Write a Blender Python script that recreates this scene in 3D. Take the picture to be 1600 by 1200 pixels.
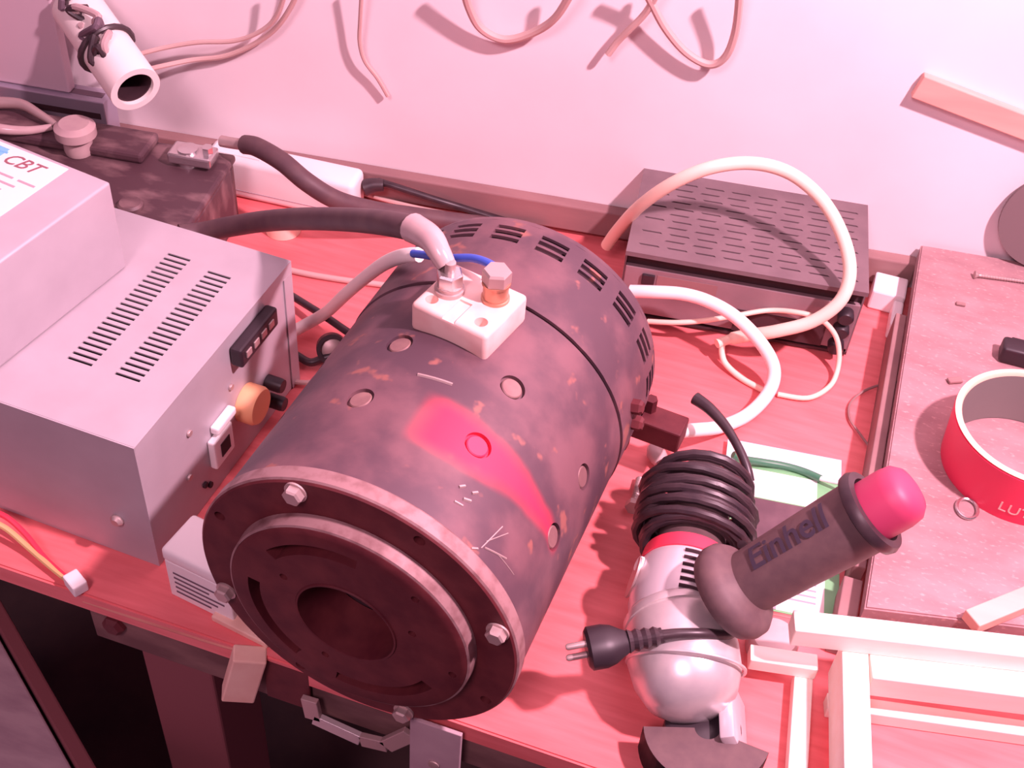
import bpy, bmesh, math, random
from mathutils import Matrix, Vector, noise

random.seed(7)
for o in list(bpy.data.objects):
    bpy.data.objects.remove(o, do_unlink=True)
scene = bpy.context.scene
COL = scene.collection
PI = math.pi

# ------------------------------------------------------------------ camera
cam_data = bpy.data.cameras.new('camera')
cam = bpy.data.objects.new('camera', cam_data)
COL.objects.link(cam)
cam_data.sensor_width = 36.0
cam_data.lens = 1927.56 / 1600 * 36.0
cam_data.clip_start = 0.02
right = Vector((0.9453096, 0.3199305, 0.0635160))
up = Vector((-0.2668564, 0.6466167, 0.7146149))
fwd = Vector((-0.1875566, 0.6924820, -0.6966285))
m = Matrix.Identity(4)
for i in range(3):
    m[i][0], m[i][1], m[i][2] = right[i], up[i], -fwd[i]
m[2][3] = 0.71926
cam.matrix_world = m
scene.camera = cam

# ------------------------------------------------------------------ world and light
world = bpy.data.worlds.new('world')
scene.world = world
world.use_nodes = True
world.node_tree.nodes['Background'].inputs[0].default_value = (1.0, 0.46, 0.82, 1)
world.node_tree.nodes['Background'].inputs[1].default_value = 0.11
for nm, loc, watt, soft in (('bench_bulb', (0.54, 0.44, 1.14), 104, 0.03), ('room_fill_light', (-0.25, -0.85, 1.75), 74, 0.28)):  # second one is an unseen soft fill, added to brighten the wall
    ld = bpy.data.lights.new(nm, 'POINT')
    ld.energy = watt
    ld.color = (1.0, 0.575, 0.725)
    ld.shadow_soft_size = soft
    lo_ = bpy.data.objects.new(nm, ld)
    lo_.location = loc
    COL.objects.link(lo_)
vs = scene.view_settings
vs.view_transform = 'Standard'
vs.look = 'None'
vs.exposure = 0.24
vs.gamma = 1.0
vs.use_curve_mapping = False

# ------------------------------------------------------------------ materials
MATS = {}
def mat(name, c1, rough=0.6, metal=0.0, c2=None, scale=60.0, bump=0.0, stretch=(1, 1, 1), contrast=(0.35, 0.65), detail=6.0,
        alpha=None, trans=0.0, spec=0.5, fleck=None):
    if name in MATS:
        return MATS[name]
    mt = bpy.data.materials.new(name)
    mt.use_nodes = True
    nt = mt.node_tree
    b = nt.nodes['Principled BSDF']
    b.inputs['Roughness'].default_value = rough
    b.inputs['Metallic'].default_value = metal
    b.inputs['Specular IOR Level'].default_value = spec
    b.inputs['Base Color'].default_value = (*c1, 1)
    if trans:
        b.inputs['Transmission Weight'].default_value = trans
    if c2 is not None or bump:
        tc = nt.nodes.new('ShaderNodeTexCoord')
        mp = nt.nodes.new('ShaderNodeMapping')
        mp.inputs['Scale'].default_value = stretch
        nz = nt.nodes.new('ShaderNodeTexNoise')
        nz.inputs['Scale'].default_value = scale
        nz.inputs['Detail'].default_value = detail
        nt.links.new(tc.outputs['Object'], mp.inputs[0])
        nt.links.new(mp.outputs[0], nz.inputs['Vector'])
        if c2 is not None:
            rp = nt.nodes.new('ShaderNodeValToRGB')
            rp.color_ramp.elements[0].position = contrast[0]
            rp.color_ramp.elements[1].position = contrast[1]
            rp.color_ramp.elements[0].color = (*c1, 1)
            rp.color_ramp.elements[1].color = (*c2, 1)
            nt.links.new(nz.outputs['Fac'], rp.inputs[0])
            src = rp.outputs[0]
            if fleck:
                fc, fs, flo, fhi = fleck
                n2 = nt.nodes.new('ShaderNodeTexNoise')
                n2.inputs['Scale'].default_value = fs
                n2.inputs['Detail'].default_value = 3
                nt.links.new(mp.outputs[0], n2.inputs['Vector'])
                mr = nt.nodes.new('ShaderNodeMapRange')
                mr.inputs[1].default_value = flo
                mr.inputs[2].default_value = fhi
                nt.links.new(n2.outputs['Fac'], mr.inputs[0])
                mx = nt.nodes.new('ShaderNodeMix')
                mx.data_type = 'RGBA'
                nt.links.new(mr.outputs[0], mx.inputs['Factor'])
                nt.links.new(src, mx.inputs['A'])
                mx.inputs['B'].default_value = (*fc, 1)
                src = mx.outputs['Result']
            nt.links.new(src, b.inputs['Base Color'])
        if bump:
            bp = nt.nodes.new('ShaderNodeBump')
            bp.inputs['Strength'].default_value = bump
            bp.inputs['Distance'].default_value = 0.002
            nt.links.new(nz.outputs['Fac'], bp.inputs['Height'])
            nt.links.new(bp.outputs[0], b.inputs['Normal'])
    MATS[name] = mt
    return mt

wall_m = mat('plaster', (0.90, 0.84, 0.85), 0.9, c2=(0.85, 0.78, 0.79), scale=7, bump=0.25)
floor_m = mat('dark_floor', (0.05, 0.03, 0.035), 0.9, c2=(0.09, 0.05, 0.05), scale=9)
redwood_m = mat('red_varnished_wood', (0.88, 0.22, 0.225), 0.45, c2=(0.74, 0.15, 0.155), scale=16, stretch=(1, 9, 9), contrast=(0.3, 0.75), bump=0.04)
apron_m = mat('dark_apron_wood', (0.13, 0.06, 0.06), 0.8, c2=(0.24, 0.13, 0.12), scale=40, stretch=(0.4, 1, 1), bump=0.2)
edge_m = mat('raw_wood_edge', (0.80, 0.36, 0.28), 0.7, c2=(0.62, 0.22, 0.18), scale=60, stretch=(0.3, 1, 1))
chip_m = mat('chipboard', (0.43, 0.255, 0.26), 0.85, c2=(0.31, 0.17, 0.18), scale=34, stretch=(0.7, 1.6, 1), contrast=(0.33, 0.72), bump=0.12,
             fleck=((0.54, 0.34, 0.32), 260, 0.58, 0.72))
batten_m = mat('batten_wood', (0.34, 0.20, 0.19), 0.8, c2=(0.27, 0.15, 0.15), scale=30, stretch=(0.3, 1, 1))
silver_m = mat('galvanised_steel', (0.52, 0.48, 0.51), 0.45, 0.15, c2=(0.47, 0.43, 0.46), scale=30, contrast=(0.3, 0.7))
silverdk_m = mat('shell_inside', (0.04, 0.03, 0.035), 0.9)
vent_m = mat('grey_enamel', (0.205, 0.145, 0.155), 0.55, c2=(0.165, 0.115, 0.125), scale=35)
ventfront_m = mat('grey_front_lit', (0.31, 0.215, 0.23), 0.6, c2=(0.26, 0.175, 0.19), scale=30)  # paler than the lid so the front looks as strongly lit
ventdk_m = mat('dark_recess', (0.06, 0.025, 0.03), 0.8)
black_m = mat('black_plastic', (0.028, 0.018, 0.024), 0.45)
rubber_m = mat('black_rubber', (0.035, 0.022, 0.028), 0.38, c2=(0.055, 0.035, 0.04), scale=80)
thick_m = mat('thick_cable_rubber', (0.125, 0.07, 0.075), 0.55, c2=(0.095, 0.05, 0.06), scale=60)
cream_m = mat('cream_cable', (0.93, 0.74, 0.58), 0.5)
white_m = mat('white_cable', (0.92, 0.86, 0.80), 0.5)
whitep_m = mat('white_plastic', (0.92, 0.90, 0.88), 0.45)
tan_m = mat('tan_wire', (0.62, 0.44, 0.40), 0.6)
pine_m = mat('pine', (0.95, 0.90, 0.80), 0.6, c2=(0.93, 0.82, 0.70), scale=14, stretch=(0.25, 6, 6), contrast=(0.35, 0.75))
brownwood_m = mat('brown_stick_wood', (0.85, 0.47, 0.38), 0.7, c2=(0.78, 0.40, 0.33), scale=20, stretch=(0.3, 4, 4))
rust_m = mat('rusty_cast_iron', (0.090, 0.009, 0.016), 0.65, 0.0, c2=(0.155, 0.026, 0.030), scale=55, contrast=(0.35, 0.75), bump=0.25)
rustedge_m = mat('worn_iron', (0.24, 0.13, 0.13), 0.45, 0.2, c2=(0.34, 0.20, 0.18), scale=70)
rim_m = mat('worn_lit_rim', (0.36, 0.22, 0.22), 0.5, 0.2, c2=(0.22, 0.11, 0.11), scale=90, contrast=(0.45, 0.7))  # lightened for worn metal and for the light caught along the rims
cavity_m = mat('cavity_dark', (0.035, 0.012, 0.018), 0.8)
steel_m = mat('bright_steel', (0.70, 0.66, 0.66), 0.25, 0.9)
dullsteel_m = mat('dull_steel', (0.55, 0.42, 0.40), 0.45, 0.5)
brass_m = mat('brass', (0.62, 0.30, 0.20), 0.35, 0.6)
ceramic_m = mat('bakelite_beige', (0.90, 0.68, 0.60), 0.6, c2=(0.82, 0.52, 0.46), scale=45, contrast=(0.4, 0.7))
blue_m = mat('blue_insulation', (0.05, 0.11, 0.55), 0.4)
red_m = mat('red_plastic', (0.80, 0.05, 0.10), 0.4)
redmat_m = mat('red_rubber_cap', (0.46, 0.045, 0.12), 0.5)
redtape_m = mat('red_tape_core', (0.88, 0.04, 0.12), 0.45)
kraft_m = mat('card_rim', (0.93, 0.68, 0.48), 0.7)
greyin_m = mat('grey_card_inside', (0.22, 0.19, 0.18), 0.8)
handle_m = mat('grey_grip', (0.155, 0.095, 0.095), 0.6, c2=(0.125, 0.075, 0.08), scale=120, bump=0.05)
handledk_m = mat('grip_print', (0.055, 0.04, 0.065), 0.6)
gsilver_m = mat('silver_paint', (0.72, 0.66, 0.68), 0.3, 0.35)
galu_m = mat('cast_aluminium', (0.74, 0.68, 0.66), 0.33, 0.45, c2=(0.66, 0.60, 0.60), scale=80, bump=0.05)
green_m = mat('green_print', (0.20, 0.52, 0.24), 0.5)
bluepale_m = mat('pale_blue_print', (0.62, 0.78, 0.88), 0.5)
paper_m = mat('paper', (0.90, 0.86, 0.82), 0.7)
dkprint_m = mat('dark_photo_print', (0.15, 0.085, 0.10), 0.5, c2=(0.11, 0.06, 0.075), scale=60)
ink_m = mat('ink', (0.16, 0.11, 0.14), 0.7)
greyink_m = mat('pale_ink', (0.46, 0.36, 0.40), 0.7)
skyblue_m = mat('sky_blue_print', (0.20, 0.55, 0.85), 0.6)
redbrown_m = mat('red_brown_ink', (0.30, 0.12, 0.14), 0.7)
battery_m = mat('battery_case', (0.085, 0.042, 0.052), 0.5, c2=(0.27, 0.17, 0.17), scale=24, stretch=(1, 2.2, 1), contrast=(0.46, 0.72))
orange_m = mat('orange_knob', (0.95, 0.50, 0.25), 0.5)
clear_m = mat('cloudy_plastic', (0.50, 0.36, 0.36), 0.2, c2=(0.58, 0.44, 0.42), scale=40)
greyobj_m = mat('grey_panel', (0.62, 0.50, 0.55), 0.6)
alu_m = mat('aluminium_rail', (0.50, 0.46, 0.55), 0.35, 0.6)
greencable_m = mat('green_insulation', (0.06, 0.22, 0.12), 0.4)
crate_m = mat('grey_weathered_wood', (0.50, 0.37, 0.40), 0.8, c2=(0.38, 0.26, 0.30), scale=18, stretch=(1, 4, 1))
crateside_m = mat('red_brown_board', (0.22, 0.07, 0.08), 0.8)
yellow_m = mat('yellow_insulation', (0.75, 0.50, 0.22), 0.5)
blockwood_m = mat('pale_block_wood', (0.90, 0.62, 0.50), 0.7, c2=(0.82, 0.50, 0.40), scale=40)
discgrey_m = mat('grey_brown_disc', (0.20, 0.15, 0.15), 0.85)

# motor shell: dark grimy steel, rust blooms and a soft-edged red band tapering down the right side
def motor_surface():
    mt = bpy.data.materials.new('grimy_motor_steel')
    mt.use_nodes = True
    nt = mt.node_tree
    L = nt.links.new
    b = nt.nodes['Principled BSDF']
    b.inputs['Roughness'].default_value = 0.48
    b.inputs['Metallic'].default_value = 0.15
    tc = nt.nodes.new('ShaderNodeTexCoord')
    def nz(scale, det=6):
        n = nt.nodes.new('ShaderNodeTexNoise')
        n.inputs['Scale'].default_value = scale
        n.inputs['Detail'].default_value = det
        L(tc.outputs['Object'], n.inputs['Vector'])
        return n.outputs['Fac']
    def mr(src, a, c, lo=0.0, hi=1.0):
        n = nt.nodes.new('ShaderNodeMapRange')
        n.interpolation_type = 'SMOOTHSTEP'
        for k, v in zip((1, 2, 3, 4), (a, c, lo, hi)):
            n.inputs[k].default_value = v
        L(src, n.inputs[0])
        return n.outputs[0]
    def mth(op, x, y=None):
        n = nt.nodes.new('ShaderNodeMath')
        n.operation = op
        for k, v in enumerate((x, y)):
            if v is None:
                continue
            if isinstance(v, (int, float)):
                n.inputs[k].default_value = v
            else:
                L(v, n.inputs[k])
        return n.outputs[0]
    def mix(f, a, c):
        n = nt.nodes.new('ShaderNodeMix')
        n.data_type = 'RGBA'
        L(f, n.inputs['Factor'])
        for s, v in (('A', a), ('B', c)):
            if isinstance(v, tuple):
                n.inputs[s].default_value = (*v, 1)
            else:
                L(v, n.inputs[s])
        return n.outputs['Result']
    base = mix(mr(nz(22), 0.38, 0.66), (0.100, 0.055, 0.073), (0.200, 0.100, 0.115))
    base = mix(mr(nz(48, 3), 0.62, 0.70), base, (0.32, 0.13, 0.11))
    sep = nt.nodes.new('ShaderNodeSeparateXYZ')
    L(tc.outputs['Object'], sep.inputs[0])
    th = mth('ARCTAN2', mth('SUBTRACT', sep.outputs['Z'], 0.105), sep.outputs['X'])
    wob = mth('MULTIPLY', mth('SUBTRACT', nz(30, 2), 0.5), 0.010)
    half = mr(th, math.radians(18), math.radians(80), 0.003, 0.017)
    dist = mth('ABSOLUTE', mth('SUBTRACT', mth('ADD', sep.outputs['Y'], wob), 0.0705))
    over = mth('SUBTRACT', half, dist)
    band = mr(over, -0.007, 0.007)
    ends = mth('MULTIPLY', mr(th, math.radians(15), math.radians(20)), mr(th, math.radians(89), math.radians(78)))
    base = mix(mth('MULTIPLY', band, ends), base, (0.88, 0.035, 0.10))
    L(base, b.inputs['Base Color'])
    bp = nt.nodes.new('ShaderNodeBump')
    bp.inputs['Strength'].default_value = 0.2
    bp.inputs['Distance'].default_value = 0.001
    L(nz(90), bp.inputs['Height'])
    L(bp.outputs[0], b.inputs['Normal'])
    return mt
motor_m = motor_surface()

# ------------------------------------------------------------------ geometry helpers
def link(name, me, m_, parent=None, smooth=False):
    o = bpy.data.objects.new(name, me)
    COL.objects.link(o)
    if m_:
        me.materials.append(m_)
    if smooth:
        for p in me.polygons:
            p.use_smooth = True
        me.set_sharp_from_angle(angle=math.radians(38))
    if parent:
        o.parent = parent
    return o

ROOTM = {}
def thing(name, label, cat, loc=(0, 0, 0), rotz=0.0, group=None):
    o = bpy.data.objects.new(name, None)
    o.empty_display_size = 0.02
    COL.objects.link(o)
    o.location = loc
    o.rotation_euler = (0, 0, rotz)
    o['label'] = label
    o['category'] = cat
    if group:
        o['group'] = group
    ROOTM[o.name] = Matrix.Translation(loc) @ Matrix.Rotation(rotz, 4, 'Z')
    return o
def tag(o, label, cat, group=None):
    o['label'] = label
    o['category'] = cat
    if group:
        o['group'] = group
    return o
def structure(o):
    o['kind'] = 'structure'
    return o

def mesh_of(bm, name='mesh'):
    me = bpy.data.meshes.new(name)
    bmesh.ops.recalc_face_normals(bm, faces=bm.faces[:])
    bm.to_mesh(me)
    bm.free()
    return me
def rootmat(r):
    """world matrix of a thing, part or nested part (parts carry no transform of their own)"""
    while r.parent:
        r = r.parent
    return ROOTM.get(r.name, Matrix.Translation(r.location))
def part(name, bm, m_, root=None, smooth=False, world=True):
    """bm in world coordinates; stored relative to its thing's base"""
    if root is not None and world:
        bmesh.ops.transform(bm, matrix=rootmat(root).inverted(), verts=bm.verts[:])
    return link(name, mesh_of(bm, name), m_, root, smooth)
def solo(name, bm, m_, label, cat, group=None, smooth=False):
    """a one-mesh thing: origin at the middle of its footprint"""
    xs = [v.co.x for v in bm.verts]; ys = [v.co.y for v in bm.verts]; zs = [v.co.z for v in bm.verts]
    c = Vector(((min(xs) + max(xs)) / 2, (min(ys) + max(ys)) / 2, min(zs)))
    bmesh.ops.translate(bm, vec=-c, verts=bm.verts[:])
    o = link(name, mesh_of(bm, name), m_, None, smooth)
    o.location = c
    return tag(o, label, cat, group) if label else o

def rz(a):
    return Matrix.Rotation(a, 4, 'Z')
def frame(loc, rotz=0.0, rx=0.0, ry=0.0):
    return Matrix.Translation(loc) @ Matrix.Rotation(rotz, 4, 'Z') @ Matrix.Rotation(ry, 4, 'Y') @ Matrix.Rotation(rx, 4, 'X')
def along(p, q):
    """matrix whose +Z runs from p to q, origin p"""
    d = (Vector(q) - Vector(p)).normalized()
    x = Vector((0, 0, 1)).cross(d)
    if x.length < 1e-4:
        x = Vector((1, 0, 0))
    x.normalize()
    y = d.cross(x)
    M = Matrix.Identity(4)
    for i in range(3):
        M[i][0], M[i][1], M[i][2], M[i][3] = x[i], y[i], d[i], p[i]
    return M

def add_box(bm, lo, hi, M=None, bevel=0.0, seg=2):
    r = bmesh.ops.create_cube(bm, size=1.0)
    vs_ = r['verts']
    for v in vs_:
        v.co = Vector([lo[i] + (v.co[i] + 0.5) * (hi[i] - lo[i]) for i in range(3)])
    if bevel:
        es = list({e for v in vs_ for e in v.link_edges})
        g = bmesh.ops.bevel(bm, geom=es, offset=bevel, segments=seg, affect='EDGES', profile=0.5)
        vs_ = list({v for f in g['faces'] for v in f.verts} | {v for v in vs_ if v.is_valid})
    if M is not None:
        bmesh.ops.transform(bm, matrix=M, verts=vs_)
    return bm
def box(lo, hi, M=None, bevel=0.0, seg=2):
    return add_box(bmesh.new(), lo, hi, M, bevel, seg)

def add_lathe(bm, prof, M=None, n=48, sx=1.0, sy=1.0, closed=False):
    """prof: (radius, z) list turned round +Z; r=0 ends become poles"""
    rings = []
    new = []
    for r, z in prof:
        if r < 1e-6:
            v = bm.verts.new((0, 0, z)); rings.append([v]); new.append(v)
        else:
            rg = [bm.verts.new((r * math.cos(2 * PI * k / n) * sx, r * math.sin(2 * PI * k / n) * sy, z)) for k in range(n)]
            rings.append(rg); new += rg
    prs = list(zip(rings, rings[1:]))
    if closed:
        prs.append((rings[-1], rings[0]))
    for a, b in prs:
        for k in range(n):
            k2 = (k + 1) % n
            if len(a) == 1 and len(b) == 1:
                continue
            if len(a) == 1:
                bm.faces.new((a[0], b[k], b[k2]))
            elif len(b) == 1:
                bm.faces.new((a[k], a[k2], b[0]))
            else:
                bm.faces.new((a[k], a[k2], b[k2], b[k]))
    if not closed:
        for rg in (rings[0], rings[-1]):
            if len(rg) > 1:
                bm.faces.new(rg)
    if M is not None:
        bmesh.ops.transform(bm, matrix=M, verts=new)
    return bm
def lathe(prof, M=None, n=48, sx=1.0, sy=1.0, closed=False):
    return add_lathe(bmesh.new(), prof, M, n, sx, sy, closed)

def smooth_path(pts, sub=6):
    pts = [Vector(p) for p in pts]
    out = []
    for i in range(len(pts) - 1):
        p0 = pts[max(i - 1, 0)]; p1 = pts[i]; p2 = pts[i + 1]; p3 = pts[min(i + 2, len(pts) - 1)]
        for k in range(sub):
            t = k / sub
            out.append(0.5 * ((2 * p1) + (p2 - p0) * t + (2 * p0 - 5 * p1 + 4 * p2 - p3) * t * t + (3 * p1 - p0 - 3 * p2 + p3) * t ** 3))
    out.append(pts[-1])
    return out
def add_tube(bm, pts, r, n=12, sub=6, r2=None, path=None, cap=True):
    path = path or smooth_path(pts, sub)
    N = len(path)
    t0 = (path[1] - path[0]).normalized()
    nrm = t0.orthogonal().normalized()
    rings = []
    for i, p in enumerate(path):
        t = (path[min(i + 1, N - 1)] - path[max(i - 1, 0)]).normalized()
        nrm = (nrm - t * nrm.dot(t)).normalized()
        bn = t.cross(nrm)
        u = i / (N - 1)
        rr = r(u) if callable(r) else (r if r2 is None else r + (r2 - r) * u)
        rings.append([bm.verts.new(p + (nrm * math.cos(2 * PI * k / n) + bn * math.sin(2 * PI * k / n)) * rr) for k in range(n)])
    for a, b in zip(rings, rings[1:]):
        for k in range(n):
            bm.faces.new((a[k], a[(k + 1) % n], b[(k + 1) % n], b[k]))
    if cap:
        bm.faces.new(rings[0]); bm.faces.new(rings[-1])
    return bm
def tube(pts, r, **kw):
    return add_tube(bmesh.new(), pts, r, **kw)

def grid_plate(us, vs_, hole, f, wrap=False):
    """plate with real openings: cells (i, j) where hole(i, j) are left out; f(u, v, w) with w 0 / 1 for the two skins"""
    bm = bmesh.new()
    nu, nv = len(us), len(vs_)
    V = {}
    def vert(i, j, w):
        if wrap:
            j %= nv
        k = (i, j, w)
        if k not in V:
            V[k] = bm.verts.new(f(us[i], vs_[j], w))
        return V[k]
    cells = {(i, j) for i in range(nu - 1) for j in range(nv if wrap else nv - 1) if not hole(i, j)}
    for (i, j) in cells:
        for w in (0, 1):
            bm.faces.new((vert(i, j, w), vert(i + 1, j, w), vert(i + 1, j + 1, w), vert(i, j + 1, w)))
        for di, dj, a, b in ((-1, 0, (0, 0), (0, 1)), (1, 0, (1, 0), (1, 1)), (0, -1, (0, 0), (1, 0)), (0, 1, (0, 1), (1, 1))):
            ni, nj = i + di, j + dj
            if wrap:
                nj %= nv
            if (ni, nj) not in cells:
                bm.faces.new((vert(i + a[0], j + a[1], 0), vert(i + b[0], j + b[1], 0), vert(i + b[0], j + b[1], 1), vert(i + a[0], j + a[1], 1)))
    return bm

def cut(o, cutter_bm):
    """real boolean: subtract the cutter from object o (both in o's local space)"""
    cme = mesh_of(cutter_bm, 'cutter')
    c = bpy.data.objects.new('cutter', cme)
    COL.objects.link(c)
    c.parent = o.parent
    md = o.modifiers.new('cut', 'BOOLEAN')
    md.operation = 'DIFFERENCE'
    md.solver = 'EXACT'
    md.object = c
    bpy.context.view_layer.update()
    dg = bpy.context.evaluated_depsgraph_get()
    me = bpy.data.meshes.new_from_object(o.evaluated_get(dg))
    o.modifiers.clear()
    o.data = me
    for p in me.polygons:
        p.use_smooth = True
    me.set_sharp_from_angle(angle=math.radians(38))
    bpy.data.objects.remove(c, do_unlink=True)

def lettering(name, body, size, f, m_, root, extrude=0.0003, shear=0.0, bold=0.0):
    """real letters: a text outline turned to mesh, f maps flat (x, y, z) to the world"""
    cu = bpy.data.curves.new('letters', 'FONT')
    cu.body = body
    cu.size = size
    cu.extrude = extrude
    cu.shear = shear
    cu.offset = bold
    cu.align_x = 'CENTER'
    cu.align_y = 'CENTER'
    cu.resolution_u = 3
    o = bpy.data.objects.new('letters', cu)
    COL.objects.link(o)
    bpy.context.view_layer.update()
    me = bpy.data.meshes.new_from_object(o.evaluated_get(bpy.context.evaluated_depsgraph_get()))
    bpy.data.objects.remove(o, do_unlink=True)
    bm = bmesh.new()
    bm.from_mesh(me)
    for ax_, n_ in ((1, 9), (0, 24)):
        cs = [v.co[ax_] for v in bm.verts]
        lo_, hi_ = min(cs), max(cs)
        nrm = Vector((0, 1, 0)) if ax_ else Vector((1, 0, 0))
        for k in range(1, n_):
            c_ = lo_ + (hi_ - lo_) * k / n_
            bmesh.ops.bisect_plane(bm, geom=bm.verts[:] + bm.edges[:] + bm.faces[:], plane_co=nrm * c_, plane_no=nrm)
    bm.to_mesh(me)
    bm.free()
    inv = rootmat(root).inverted()
    for v in me.vertices:
        v.co = inv @ Vector(f(v.co.x, v.co.y, v.co.z))
    me.materials.clear()
    return link(name, me, m_, root)

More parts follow.
